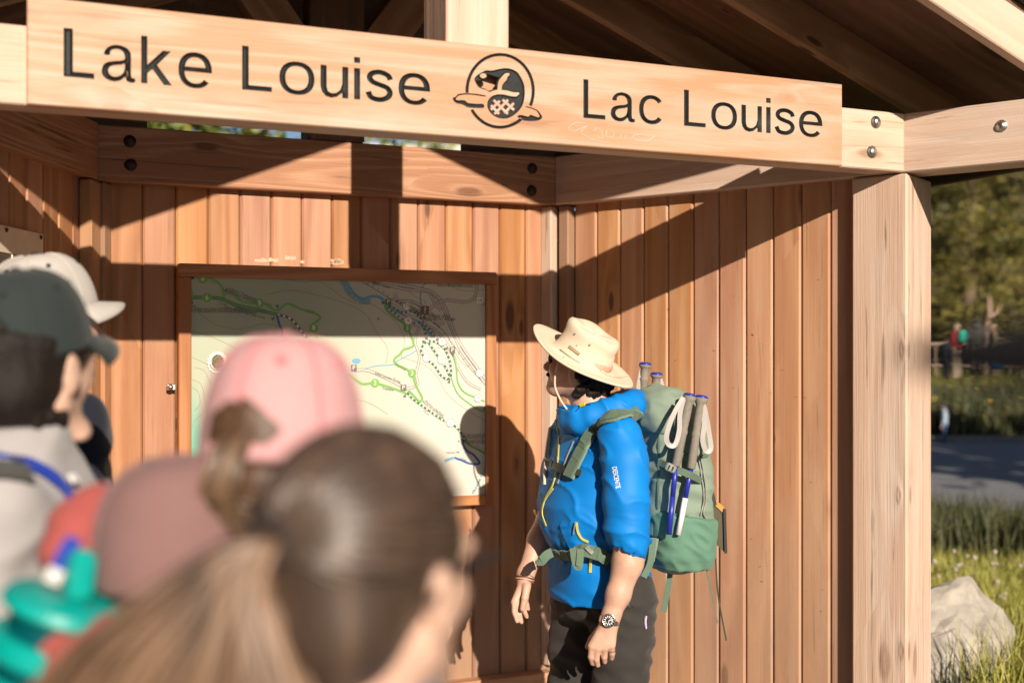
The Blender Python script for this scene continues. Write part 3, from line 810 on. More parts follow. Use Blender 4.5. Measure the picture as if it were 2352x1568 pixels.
ribbon([(1290, 320), (1290, 350), (1340, 400), (1400, 440), (1430, 490), (1455, 560), (1440, 580), (1395, 595), (1370, 625), (1340, 650), (1350, 680), (1420, 715), (1445, 740), (1470, 810), (1505, 880), (1500, 900), (1485, 900), (1430, 845), (1415, 855), (1330, 825), (1225, 795), (1160, 800), (1130, 790), (1060, 740)], 0.0085, G_)
ribbon([(1410, 845), (1450, 890), (1520, 940), (1620, 1010), (1680, 1035), (1730, 1080), (1765, 1130)], 0.008, DG_); ribbon([(1410, 845), (1450, 890), (1520, 940), (1620, 1010), (1680, 1035), (1730, 1080), (1765, 1130)], 0.0055, W_, dash=(.009, .009))
ribbon([(1765, 1130), (1790, 1165), (1830, 1185), (1880, 1215)], 0.0085, G_)
ribbon([(1760, 1135), (1750, 1160), (1775, 1200), (1810, 1220), (1848, 1265), (1840, 1278), (1790, 1275), (1740, 1255), (1700, 1240)], 0.008, BL_)
ribbon([(1700, 1240), (1680, 1245), (1640, 1260)], 0.010, LB_)
for lp in ([(1535, 540), (1500, 590), (1520, 640), (1580, 690), (1620, 750), (1660, 770), (1680, 740), (1670, 660), (1640, 590), (1590, 550), (1535, 540)], [(1540, 545), (1590, 620), (1640, 690), (1670, 750)]):
    ribbon(lp, 0.009, DG_); ribbon(lp, 0.006, W_, dash=(.009, .009))
for dp in ([(1300, 340), (1350, 385), (1420, 430), (1500, 440), (1530, 520), (1530, 540)], [(1310, 330), (1380, 370), (1410, 370), (1450, 365), (1490, 400), (1510, 430), (1560, 490), (1620, 560), (1670, 600)], [(1350, 300), (1420, 340), (1480, 375)]):
    ribbon(dp, 0.010, K_, dash=(.0095, .008))
ribbon([(1690, 620), (1710, 700), (1720, 790), (1760, 850), (1840, 885), (1880, 905)], 0.006, G_)
ribbon([(1680, 760), (1700, 820), (1740, 880), (1860, 960), (1882, 930)], 0.005, G_)
ribbon([(120, 230), (128, 280)], 0.009, G_)
for p, n_ in (((192, 170), '8'), ((217, 283), '6'), ((530, 316), '8'), ((856, 464), '8'), ((1416, 465), '3'), ((1223, 794), '3'), ((1445, 735), '3')):
    disc(p, 0.0165, G_); label(n_, p, 0.026, W_)
for p, n_ in (((1413, 334), '11'), ((1422, 422), '9'), ((1625, 547), '9'), ((1532, 644), '10'), ((1622, 657), '9'), ((1676, 1033), '1'), ((1840, 885), '9'), ((1850, 735), '')):
    disc(p, 0.0165, K_); disc(p, 0.0148, W_); label(n_, p, 0.021, K_)
for p in ((1303, 308), (1510, 390), (1687, 596), (1393, 822), (1096, 704)):
    rect(p, 0.022, 0.024, K_); label('P', p, 0.024, W_)
rect((1522, 360), 0.032, 0.034, INK('brown', (.16, .09, .06))); label('?', (1522, 360), 0.032, W_)
rect((1850, 300), 0.026, 0.024, W_); label('1A', (1850, 300), 0.018, K_)
for p, a in (((332, 238), 60), ((638, 335), -80), ((612, 408), 40), ((1272, 314), -10), ((1486, 376), 15), ((1515, 546), 0), ((1402, 870), 60), ((1748, 1135), 0), ((125, 310), 80), ((1690, 620), -90), ((1667, 785), 70)):
    tri(p, a, K_)
T = 0.0155
for s_, p, sz, an in (('Lower Telemark', (432, 262), T, -22), ('Télémark (inférieur)', (428, 278), T, -22), ('1.1 km', (243, 186), T * .8, -25), ('1.8 km', (312, 320), T * .8, -14), ('1.1 km', (580, 322), T * .85, -12), ('1.8 km', (832, 362), T * .8, -15), ('1.1 km', (732, 452), T * .8, -52),
        ('Great Divide', (447, 356), T * .95, -15), ('Ligne de partage des eaux', (443, 370), T * .95, -15), ('Field / Jasper', (1268, 210), T * .9, -12), ('Village area', (1605, 391), T * 1.25, 0), ('Secteur du village', (1605, 409), T * 1.25, 0), ('0.7 km', (1455, 351), T * .9, -25), ('1.2 km', (1455, 448), T * .9, -12),
        ('Townsite', (1470, 325), T * .8, -25), ('Lotissement urbain', (1450, 340), T * .8, -25), ('Tramline', (1375, 697), T * .85, -25), ('Tramline', (1300, 830), T * .85, -10), ('Lake Louise Drive', (1300, 760), T * .95, -20), ('Moraine Lake Road', (1580, 945), T * .8, -38), ('Route du lac Moraine', (1572, 953), T * .8, -38), ('7.8 km', (1530, 970), T * .7, -38), ('0.9 km', (1565, 480), T * .8, -50), ('Fairview Hill', (1690, 1208), T * .7, 0), ('1.9 km', (1750, 1248), T * .8, -25)):
    label(s_, p, sz, K_, an)
for s_, p in (('6.3 km to Lake O\'Hara parking lot', (121, 349)), ('6.3 km jusqu\'au stationnement du lac O\'Hara', (121, 363))): label(s_, p, T * .95, K_, 0, 'LEFT')
for s_, p in (('Pipestone Nordic Ski Trails', (1366, 178)), ('Pipestone pistes de ski de fond', (1366, 191))): label(s_, p, T * .92, K_, 0, 'LEFT')
for s_, p in (('Lake Louise ski area', (1808, 202)), ('Station de ski Lake Louise', (1808, 215)), ('6.2 km to end of', (1878, 1102)), ('groomed trail', (1878, 1115)), ('6.2 km jusqu\'à la fin', (1880, 1136)), ('de la piste damée', (1880, 1148))): label(s_, p, T * .92, K_, 0, 'RIGHT')
for st in ([(1205, 196), (1232, 204)], [(1357, 195), (1357, 168)], [(1820, 220), (1820, 195)], [(122, 333), (150, 333)], [(1828, 1165), (1848, 1178)]): ribbon(st, .002, K_, smooth=False)
for ch, p, an in (('R', (1030, 185), -72), ('I', (1036, 200), -70), ('V', (1042, 212), -66), ('I', (1048, 224), -62), ('È', (1054, 236), -60), ('R', (1063, 250), -54), ('E', (1073, 262), -50), ('B', (1092, 279), -38), ('O', (1106, 289), -30), ('W', (1123, 298), -22), ('R', (1144, 306), -10), ('I', (1155, 309), -6), ('V', (1164, 310), -2), ('E', (1175, 311), 0), ('R', (1187, 311), 2)):
    label(ch, p, 0.028, LB_, an, 'CENTER', 0.25)
label('Moraine Creek', (1850, 1370), 0.02, LB_, 62)
pr = bm_obj('map_print', bmp, pmats, sheet_o); pr['kind'] = 'thing'
# map screws, latch
for p in ((128, 162), (1850, 190)):
    s, z = Z7(p); lathe('screw', [(.007, 0), (.007, .002), (.004, .004), (.0008, .0042)], DARKSTEEL, mapb, 10, Matrix.Translation((s, PY - .001, z)) @ Matrix.Rotation(R(90), 4, 'X'))
s, z = on_plane(404, 889, MY)
lt = bm_obj('latch', box_bm(.03, .012, .022, .002), STEEL, mapb); lt.location = (s - .012, MY + .03, z)
lk = lathe('knob', [(.009, 0), (.010, .004), (.008, .012), (.001, .014)], STEEL, lt, 12, Matrix.Translation((-.004, -.006, 0)) @ Matrix.Rotation(R(90), 4, 'X'))
# glued paper remains above the frame
GLUE = plain('dried_glue', (.53, .36, .25), .8, noise_amt=.2, nscale=120)
bm = bmesh.new()
for px0, px1, py in ((585, 640, 597), (655, 680, 592), (690, 790, 601), (757, 780, 600), (1158 / 1.531, 1200 / 1.531, 603)):
    n = 9; top = []; botm = []
    for i in range(n + 1):
        px = px0 + (px1 - px0) * i / n
        s, z = on_plane(px, py + random.uniform(-7, -1), YB + SET - .002); s2, z2 = on_plane(px, py + random.uniform(3, 6), YB + SET - .002)
        top.append(bm.verts.new((s, YB + SET - .0008, z))); botm.append(bm.verts.new((s2, YB + SET - .0008, z2)))
    for i in range(n): bm.faces.new((botm[i], botm[i + 1], top[i + 1], top[i]))
gl = bm_obj('glue_residue', bm, GLUE, bpy.data.objects['back_wall'])
gl.matrix_basis = bpy.data.objects['back_wall'].matrix_basis.inverted()
# sticker: scalloped white paper badge with a mountain-meadow picture
stk = empty('sticker', (0, 0, 0)); stk.matrix_world = kiosk.matrix_basis
tag(stk, 'round scalloped white sticker with a dark woodland picture on the left of the map', 'sticker')
s, z = Z7((280, 672))
N = 72; rr_ = [.0355 * (1 + .07 * math.cos(a * 12 * 2 * math.pi / N * 1.5)) for a in range(N)]
V = [(rr_[k] * math.cos(2 * math.pi * k / N), 0, rr_[k] * 1.08 * math.sin(2 * math.pi * k / N)) for k in range(N)]
V += [(a, .0015, c) for a, b, c in V]
o = mesh_obj('badge', V, [tuple(range(N))] + [(k, k + N, (k + 1) % N + N, (k + 1) % N) for k in range(N)], plain('sticker_white', (.72, .68, .60), .5), stk); o.location = (s, PY - .006, z)
t = NT('sticker_picture'); tc = t.n('ShaderNodeTexCoord').outputs['Object']
f1 = t.noise(tc, 110, 4, .6); f2 = t.noise(tc, 260, 3)
t.l(t.mix(t.ramp(f2, [(.45, 0), (.6, 1)]), t.ramp(f1, [(.38, (.02, .03, .015)), (.5, (.16, .13, .03)), (.6, (.30, .20, .08)), (.75, (.25, .28, .10))]), (.02, .02, .015)), t.b.inputs['Base Color'])
V = [(.0225 * math.cos(2 * math.pi * k / 40), -.0006, .003 + .0265 * math.sin(2 * math.pi * k / 40)) for k in range(40)]
o2 = mesh_obj('picture', V, [tuple(range(40))], t.m, o)
bm = bmesh.new()
for k in range(13):
    a = R(200 + k * 12); bmesh.ops.create_circle(bm, cap_ends=True, radius=.0032, segments=8, matrix=Matrix.Translation((.029 * math.cos(a), -.0008, .003 + .031 * math.sin(a))) @ Matrix.Rotation(R(90), 4, 'X'))
    
bm_obj('border_dots', bm, plain('sticker_brown', (.20, .13, .08), .5), o)

# ------------------------------------------------------------------ notice panel on the left wall
def on_left(px, py, off):
    """point of the plane of the left wall (kiosk coordinates)"""
    d = Vector(((px - CX) / F, 1.0, (HOR - py) / F))
    P = kiosk.matrix_basis @ (lo + LN * off); N3 = (kiosk.matrix_basis.to_3x3() @ LN)
    k = (P - Vector((0, 0, 0))).dot(N3) / d.dot(N3)
    w = Vector((0, 0, EYE)) + d * k
    return kiosk.matrix_basis.inverted() @ w
notice = empty('notice_panel', (0, 0, 0)); notice.matrix_world = kiosk.matrix_basis
tag(notice, 'cream and red metal notice panel screwed to the left plank wall', 'notice panel')
a = on_left(98, 538, SET - .012); b = on_left(98, 596, SET - .012); c = on_left(0, 515, SET - .012)
x1 = (a - lo).dot(LD); zt = a.z; zb = b.z
def lpanel(name, x0, x1_, z0, z1, y, mat, th=.004):
    o = bm_obj(name, box_bm(x1_ - x0, th, z1 - z0, .0008), mat, notice)
    o.matrix_basis = frame(lo + LN * y + LD * (x0 + x1_) / 2 + Vector((0, 0, (z0 + z1) / 2)), LD); return o
CREAM = plain('cream_enamel', (.62, .52, .40), .45, noise_amt=.08, nscale=14)
lpanel('header', x1 - .72, x1, zb, zt, SET - .012, CREAM)
lpanel('dark_band', x1 - .72, x1, zb - .035, zb - .001, SET - .0105, plain('dark_enamel', (.05, .045, .04), .4))
lpanel('red_field', x1 - .72, x1, zb - .60, zb - .036, SET - .012, plain('red_enamel', (.42, .035, .02), .45, noise_amt=.15, nscale=9))
bandw = lpanel('white_rule', x1 - .212, x1 - .207, zb - .0345, zb - .0015, SET - .0135, plain('white_rule_paint', (.75, .7, .6), .5))
for q in ((15, 528), (94, 545)):
    p = on_left(*q, SET - .015)
    lathe('screw', [(.007, 0), (.007, .002), (.004, .004), (.0008, .0042)], DARKSTEEL, notice, 10, frame(p, LD) @ Matrix.Rotation(R(90), 4, 'X'))
# staples left in the right-hand planks
rw = bpy.data.objects['right_wall']
rsd = random.Random(31)
for k in range(26):
    t_, z_ = rsd.uniform(.35, 1.12), rsd.uniform(.75, 1.95)
    p_ = ro + WN * (SET - .0005) + WD * t_
    o_ = bm_obj('staple', box_bm(.009, .0016, .0013, 0), DARKSTEEL if k % 3 else STEEL, rw)
    o_.matrix_basis = rw.matrix_basis.inverted() @ frame((p_.x, p_.y, z_), WD) @ Matrix.Rotation(rsd.uniform(-.5, .5), 4, 'Y')

# ------------------------------------------------------------------ trees, bushes, grass
def leafmat(name, c1, c2, rough=0.6, trans=0.25):
    t = NT(name)
    rnd = t.n('ShaderNodeNewGeometry').outputs['Random Per Island']
    t.l(t.mix(rnd, c1, c2), t.b.inputs['Base Color']); t.b.inputs['Roughness'].default_value = rough
    t.b.inputs['Transmission Weight'].default_value = 0.0
    t.b.inputs['Subsurface Weight'].default_value = 0.0
    return t.m
NEEDLE = leafmat('spruce_needles', (0.022, 0.030, 0.008), (0.26, 0.215, 0.042))
NEEDLE2 = leafmat('pine_needles', (0.035, 0.042, 0.012), (0.30, 0.25, 0.05))
LEAFG = leafmat('shrub_leaves', (0.06, 0.10, 0.015), (0.22, 0.22, 0.04))
BARK = plain('bark', (0.13, 0.085, 0.06), 0.9, noise_amt=0.4, nscale=14, bump=0.7, bscale=30)
SNAG = plain('bare_wood', (0.42, 0.29, 0.22), 0.85, noise_amt=0.3, nscale=10)
rng = np.random.default_rng(5)

def clumps(name, centers, size, mat, parent, per=7, aspect=0.35, droop=0.3, outward=None):
    """leaf clumps: small pointed quads scattered round each centre"""
    centers = np.asarray(centers, float); n = len(centers) * per
    c = np.repeat(centers, per, 0)
    d = rng.normal(size=(n, 3))
    if outward is not None: d = d * 0.8 + np.repeat(outward, per, 0) * 1.1
    d[:, 2] -= droop
    d /= np.linalg.norm(d, axis=1, keepdims=True)
    sz = size * rng.uniform(0.6, 1.4, (n, 1))
    o = c + rng.normal(size=(n, 3)) * size * 0.45
    s = np.cross(d, rng.normal(size=(n, 3))); s /= np.linalg.norm(s, axis=1, keepdims=True)
    w = sz * aspect
    V = np.stack([o - d * sz * .5, o + s * w * .5, o + d * sz * .5, o - s * w * .5], 1).reshape(-1, 3)
    Fc = np.arange(n * 4).reshape(-1, 4)
    me = bpy.data.meshes.new(name); me.from_pydata(V, [], Fc.tolist()); me.materials.append(mat)
    o_ = bpy.data.objects.new(name, me); return link(o_, parent)

def conifer(name, loc, h, r, mat, label, group, seed, base=0.12, dens=1.0):
    rs = np.random.default_rng(seed)
    root = empty(name, loc); tag(root, label, 'tree', group)
    pts = [(0.0, 0, -0.3)] + [(rs.normal() * .05, rs.normal() * .05, h * k / 6) for k in range(1, 7)]
    bm = tube('trunk', pts, [h * .022 * (1 - k / 6.6) for k in range(7)], BARK, n=8, bm=bmesh.new())
    C, O = [], []
    levels = int(h * 1.75)
    for i in range(levels):
        t = i / levels; z = h * (base + (1 - base) * t)
        rad = r * (1 - t) ** 0.8 * rs.uniform(.75, 1.15) + .15
        nb = max(4, int(9 * (1 - t) + 4))
        for b in range(nb):
            a = rs.uniform(0, 6.283); L = rad * rs.uniform(.6, 1.1)
            if rs.random() < .22: continue
            tip = Vector((math.cos(a) * L, math.sin(a) * L, z - L * .22))
            if i % 2 == 0: tube('b', [(0, 0, z), tip * .5 + Vector((0, 0, z * .5 + .05)), tip], [.035, .022, .006], BARK, n=4, bm=bm)
            m = max(2, int(L * 5.5 * dens))
            for k in range(m):
                f = .3 + .75 * (k + rs.random()) / m
                C.append((math.cos(a) * L * f + rs.normal() * .12, math.sin(a) * L * f + rs.normal() * .12, z - L * .22 * f * f + rs.normal() * .05)); O.append((math.cos(a), math.sin(a), .15))
    for f in bm.faces: f.smooth = True
    bm_obj('trunk', bm, BARK, root)
    clumps('crown', C, 0.36, mat, root, 11, .13, .25, np.array(O))
    return root
def copy_tree(o, parent=None):
    c = o.copy(); COL.objects.link(c); c.parent = parent
    for ch in [k for k in o.children]: copy_tree(ch, c)
    return c
def at(px, z): return ((px - CX) / F * z, z, ground_h((px - CX) / F * z, z))
TG = 'conifers behind the far bank'
protoA = conifer('spruce_tree', at(2225, 44), 15, 2.6, NEEDLE, 'olive spruce straight behind the group at the far railing', TG, 1, .10)
protoB = conifer('pine_tree', at(2330, 50), 17, 3.0, NEEDLE2, 'yellow-green pine at the right behind the seated visitors', TG, 2, .22)
spots = [(2130, 48, 'A', 'spruce half hidden by the corner post of the kiosk', 1.0), (2178, 54, 'B', 'pine standing just right of the corner post', .95), (2285, 58, 'A', 'dark spruce between the two front conifers', 1.15),
         (2395, 47, 'A', 'spruce at the right edge, partly outside the view', .9), (2060, 52, 'B', 'pine behind the corner post', 1.0), (2450, 55, 'B', 'pine right of the edge spruce', 1.1), (1990, 50, 'A', 'spruce behind the right plank wall', 1.0), (2250, 66, 'B', 'tallest pine in the second row', 1.3), (2340, 70, 'A', 'tall spruce in the second row at right', 1.4), (2170, 72, 'A', 'tall spruce in the second row near the post', 1.4),
         (1860, 49, 'B', 'pine hidden behind the plank walls, right half', 1.1), (1700, 56, 'A', 'spruce hidden behind the plank walls, right half', 1.2), (2600, 50, 'A', 'spruce beyond the right edge of the view', 1.1), (2760, 58, 'B', 'pine farther beyond the right edge of the view', 1.2), (2950, 54, 'A', 'spruce farthest beyond the right edge of the view', 1.2), (-150, 48, 'A', 'spruce beyond the left edge of the view', 1.2), (-420, 55, 'B', 'pine beyond the left edge of the view', 1.2), (120, 58, 'A', 'spruce hidden behind the left plank wall', 1.2)]
for i, (px, z, k, lab, sc) in enumerate(spots):
    o = copy_tree(protoA if k == 'A' else protoB); o.location = at(px, z); o.rotation_euler = (0, 0, 1.3 * i + .4); o.scale = (sc,) * 3; o['label'] = lab
# a bare snag and dead lower boughs
snag = tube('dead_tree', [Vector(at(2268, 41.5)) + Vector(p) for p in ((0, 0, -.2), (.02, 0, 1.0), (-.03, 0, 1.8), (.10, 0, 2.3), (.06, 0, 2.9))], [.13, .11, .10, .07, .03], SNAG)
bm = bmesh.new(); bm.from_mesh(snag.data); b0 = Vector(at(2268, 41.5))
for a in (((-.02, 0, 1.7), (-.35, -.1, 1.85), (-.75, -.2, 1.8)), ((.05, 0, 2.1), (.3, -.1, 2.35), (.4, -.1, 2.6)), ((0, 0, 1.3), (.4, .1, 1.4), (.8, .2, 1.35))): tube('x', [b0 + Vector(p) for p in a], [.07, .05, .015], SNAG, n=6, bm=bm)
bm.to_mesh(snag.data); bm.free(); tag(snag, 'bare pale dead tree with broken limbs in front of the spruces', 'tree')
for nm in ('shrub',):
    def shrub(loc, r, h, label, group, mat=LEAFG, n=260, size=.16):
        root = empty('shrub', loc); tag(root, label, 'shrub', group)
        P = rng.normal(size=(n, 3)); P /= np.linalg.norm(P, axis=1, keepdims=True); P *= rng.uniform(.5, 1.0, (n, 1)) ** .5
        P = P * (r, r, h * .5) + (0, 0, h * .52)
        clumps('foliage', P, size, mat, root, 8, .5, 0)
        bm = bmesh.new()
        for k in range(6): tube('x', [(0, 0, -.1), tuple(P[k] * .5), tuple(P[k])], [.03, .02, .008], BARK, n=5, bm=bm)
        bm_obj('stem', bm, BARK, root); return root
GG = 'sunlit bushes behind the kiosk'
for px, z, r, h, lab in ((420, 15, 1.5, 5.6, 'leafy bush seen through the gap left of the rear king post'), (600, 17, 1.8, 6.4, 'taller leafy bush next left of the rear king post'), (985, 21, 1.5, 5.9, 'leafy bush seen through the gap right of the rear king post'), (250, 16, 1.6, 6, 'bush behind the left plank wall')):
    shrub(((px - CX) / F * z, z, 0), r, h, lab, GG, n=420, size=.20)
# weathered pale shed wall glimpsed through the rear gap
shed = empty('shed', ((890 - CX) / F * 24, 24, 0)); tag(shed, 'pale grey board shed glimpsed through the rear gap of the kiosk', 'shed')
SHEDM = plain('grey_boards', (.50, .49, .44), .8, noise_amt=.15, nscale=3)
w0 = bm_obj('wall', box_bm(3.0, 2.2, 5.9, .02), SHEDM, shed); w0.location = (0, 1.1, 2.9)
for k in range(15):
    b_ = bm_obj('board', box_bm(.19, .03, 5.8, .006), SHEDM, shed); b_.location = (-1.4 + k * .2, -.018, 2.9)
for sg in (-1, 1):
    timber('roof', shed, SHING, (0, 1.1, 7.0), (sg * 1.9, 1.1, 5.7), 2.7, .06)

# grass blades near the rock, taller weeds on the verge, meadow tufts on the bank
BLADE = leafmat('grass_blades', (0.13, 0.16, 0.022), (0.44, 0.39, 0.08), .55)
WEED = leafmat('weed_leaves', (0.025, 0.036, 0.012), (0.085, 0.085, 0.026), .6)
def blades(name, xy, hmin, hmax, w, mat, lean=.45, zf=lambda x, y: ground_h(x, y)):
    n = len(xy); h = rng.uniform(hmin, hmax, n); a = rng.uniform(0, 6.283, n); b = rng.uniform(0, 6.283, n)
    z = np.array([zf(x, y) for x, y in xy])
    base = np.column_stack([xy, z]); ld = np.column_stack([np.cos(a), np.sin(a), np.zeros(n)]); sd = np.column_stack([np.cos(b), np.sin(b), np.zeros(n)]) * (w * rng.uniform(.6, 1.3, n))[:, None]
    le = (rng.uniform(.1, 1, n) * lean * h)[:, None]
    up = np.array([0, 0, 1.0])
    m1 = base + up * (h * .55)[:, None] + ld * le * .3; tp = base + up * h[:, None] + ld * le
    V = np.stack([base - sd, base + sd, m1 + sd * .75, m1 - sd * .75, tp], 1).reshape(-1, 3)
    k = np.arange(n)[:, None] * 5
    q = (k + [0, 1, 2, 3]).tolist(); t3 = (k + [3, 2, 4]).tolist()
    me = bpy.data.meshes.new(name); me.from_pydata(V, [], q + t3); me.materials.append(mat)
    o = bpy.data.objects.new(name, me); link(o); tag(o, kind='stuff'); return o
def scatter(n, pts):
    """uniform in a convex quad given by four corners"""
    p = np.array(pts, float); u = rng.random((n, 1)); v = rng.random((n, 1))
    return (p[0] * (1 - u) + p[1] * u) * (1 - v) + (p[3] * (1 - u) + p[2] * u) * v
blades('grass', scatter(24000, [(1.9, 4.9), (3.2, 4.0), (5.1, 10.4), (2.6, 11.4)]), .06, .20, .0040, BLADE)
blades('grass', scatter(900, [(2.0, 5.3), (3.0, 5.3), (3.6, 7.4), (2.2, 7.6)]), .25, .48, .0045, BLADE, .5)
blades('weeds', scatter(3600, [(3.1, 9.7), (4.4, 9.5), (4.6, 10.2), (3.2, 12.4)]), .12, .55, .008, WEED, .35)
blades('weeds', scatter(9000, [(5.5, 24.3), (12.5, 24.3), (15, 31), (7.0, 31)]), .3, .95, .022, WEED, .4)
blades('meadow', scatter(14000, [(6.0, 25.0), (14, 25.0), (19, 46), (10, 46)]), .25, .7, .03, leafmat('meadow_grass', (.08, .10, .02), (.34, .30, .06)), .4)
def heads(name, xy, zr, r, mat, zf=ground_h):
    bm = bmesh.new()
    for x, y in xy:
        z = zf(x, y) + random.uniform(*zr)
        bmesh.ops.create_icosphere(bm, subdivisions=1, radius=r * random.uniform(.7, 1.2), matrix=Matrix.Translation((x, y, z)))
        tube('x', [(x, y, z), (x + random.uniform(-.02, .02), y, zf(x, y))], [.0025, .003], mat, n=3, bm=bm)
    o = bm_obj(name, bm, mat); tag(o, kind='stuff'); return o
heads('dandelion_clocks', scatter(55, [(2.2, 6.8), (3.4, 6.8), (4.4, 10.0), (2.6, 10.2)]), (.12, .30), .017, plain('seed_heads', (.42, .37, .29), .9))
heads('yellow_flowers', scatter(60, [(7.5, 25.0), (11, 25.0), (12, 33), (8, 33)]), (.25, .7), .045, plain('yellow_petals', (.62, .42, .02), .7))
heads('buttercups', scatter(3, [(3.0, 10.4), (4.4, 10.4), (4.6, 12.0), (3.1, 12.4)]), (.5, .8), .025, plain('yellow_petals', (.62, .42, .02), .7))
# boulder beside the post
ROCK = plain('limestone', (.36, .325, .275), .85, noise_amt=.32, nscale=9, bump=.8, bscale=30)
def boulder(name, loc, sx, sy, sz, seed, label, peak=0):
    bm = bmesh.new(); bmesh.ops.create_icosphere(bm, subdivisions=4, radius=1)
    rs = random.Random(seed); planes = [(Vector((rs.uniform(-1, 1), rs.uniform(-1, 1), rs.uniform(-.5, 1))).normalized(), rs.uniform(.62, .86)) for _ in range(13)]
    for v in bm.verts:
        for n, d in planes:
            k = v.co.dot(n) - d
            if k > 0: v.co -= n * k
        v.co += v.co.normalized() * (noise.noise(v.co * 3.1 + Vector((seed, 0, 0))) * .05 + noise.noise(v.co * 9) * .03)
        v.co = Vector((v.co.x * sx, v.co.y * sy, v.co.z * sz))
    o = bm_obj(name, bm, ROCK, None, False); o.location = loc; tag(o, label, 'rock'); return o
rk = boulder('boulder', pix(2138, 1590, 6.0) - Vector((0, 0, .02)), .48, .42, .72, 4, 'large pale angular boulder in the grass right of the corner post')
rk.rotation_euler = (.1, .55, .5)
blades('grass', scatter(700, [(1.95, 5.1), (2.9, 5.0), (3.0, 5.6), (2.0, 5.6)]), .2, .55, .0045, BLADE, .55)

# far railing
RAILW = plain('railing_wood', (.45, .33, .24), .85, noise_amt=.2, nscale=3)
fence = empty('railing', at(2240, 39.0)); tag(fence, 'wooden railing with two rails and balusters along the top of the far bank', 'railing')
for z in (.98, .42): timber('rail', fence, RAILW, (-6, 0, z + .35), (6, 0.3, z + .35), .1, .12, bev=.02)
for k in range(7): timber('post', fence, RAILW, (-6 + 2 * k, .05 * k, -.3), (-6 + 2 * k, .05 * k, 1.4), .13, .13, up=(0, 1, 0), bev=.02)
for k in range(6):
    for j in range(1, 5): timber('baluster', fence, RAILW, (-6 + 2 * k + .4 * j, .05 * k + .01 * j, .05), (-6 + 2 * k + .4 * j, .05 * k + .01 * j, 1.28), .08, .05, up=(0, 1, 0), bev=.01)

# unseen trees added round the camera to block sky light (open towards the sun)
SKYBLOCK = leafmat('sky_block_needles', (0.015, 0.022, 0.007), (0.06, 0.065, 0.018))
sh_ = Vector((sun_dir.x, sun_dir.y)).normalized(); Cc, Oc = [], []
bm = bmesh.new(); rf_ = random.Random(77)
for k in range(95):
    az = rf_.uniform(R(48), R(312)); d = rf_.uniform(13, 25); x, y = math.sin(az) * d, math.cos(az) * d
    rel = Vector((x - 1.5, y - 4)); al = rel.dot(sh_); pe = abs(rel.x * sh_.y - rel.y * sh_.x)
    if al > 0 and pe < 8.5: continue
    h_ = rf_.uniform(10, 16) if az > R(150) else rf_.uniform(5, 7.5); tube('x', [(x, y, -.2), (x, y, h_)], [.22, .03], BARK, n=5, bm=bm)
    for i in range(150):
        t = rf_.random(); a = rf_.uniform(0, 6.28); r_ = 2.3 * (1 - t) ** .8 * math.sqrt(rf_.random()) + .1
        Cc.append((x + math.cos(a) * r_, y + math.sin(a) * r_, 1.2 + (h_ - 1.0) * t)); Oc.append((math.cos(a), math.sin(a), 0))
for f in bm.faces: f.smooth = True
sky_block_trees = clumps('sky_block_trees', Cc, 1.0, SKYBLOCK, None, 5, .35, .3, np.array(Oc)); tag(sky_block_trees, kind='stuff')
tr_ = bm_obj('sky_block_trunks', bm, BARK); tag(tr_, kind='stuff')

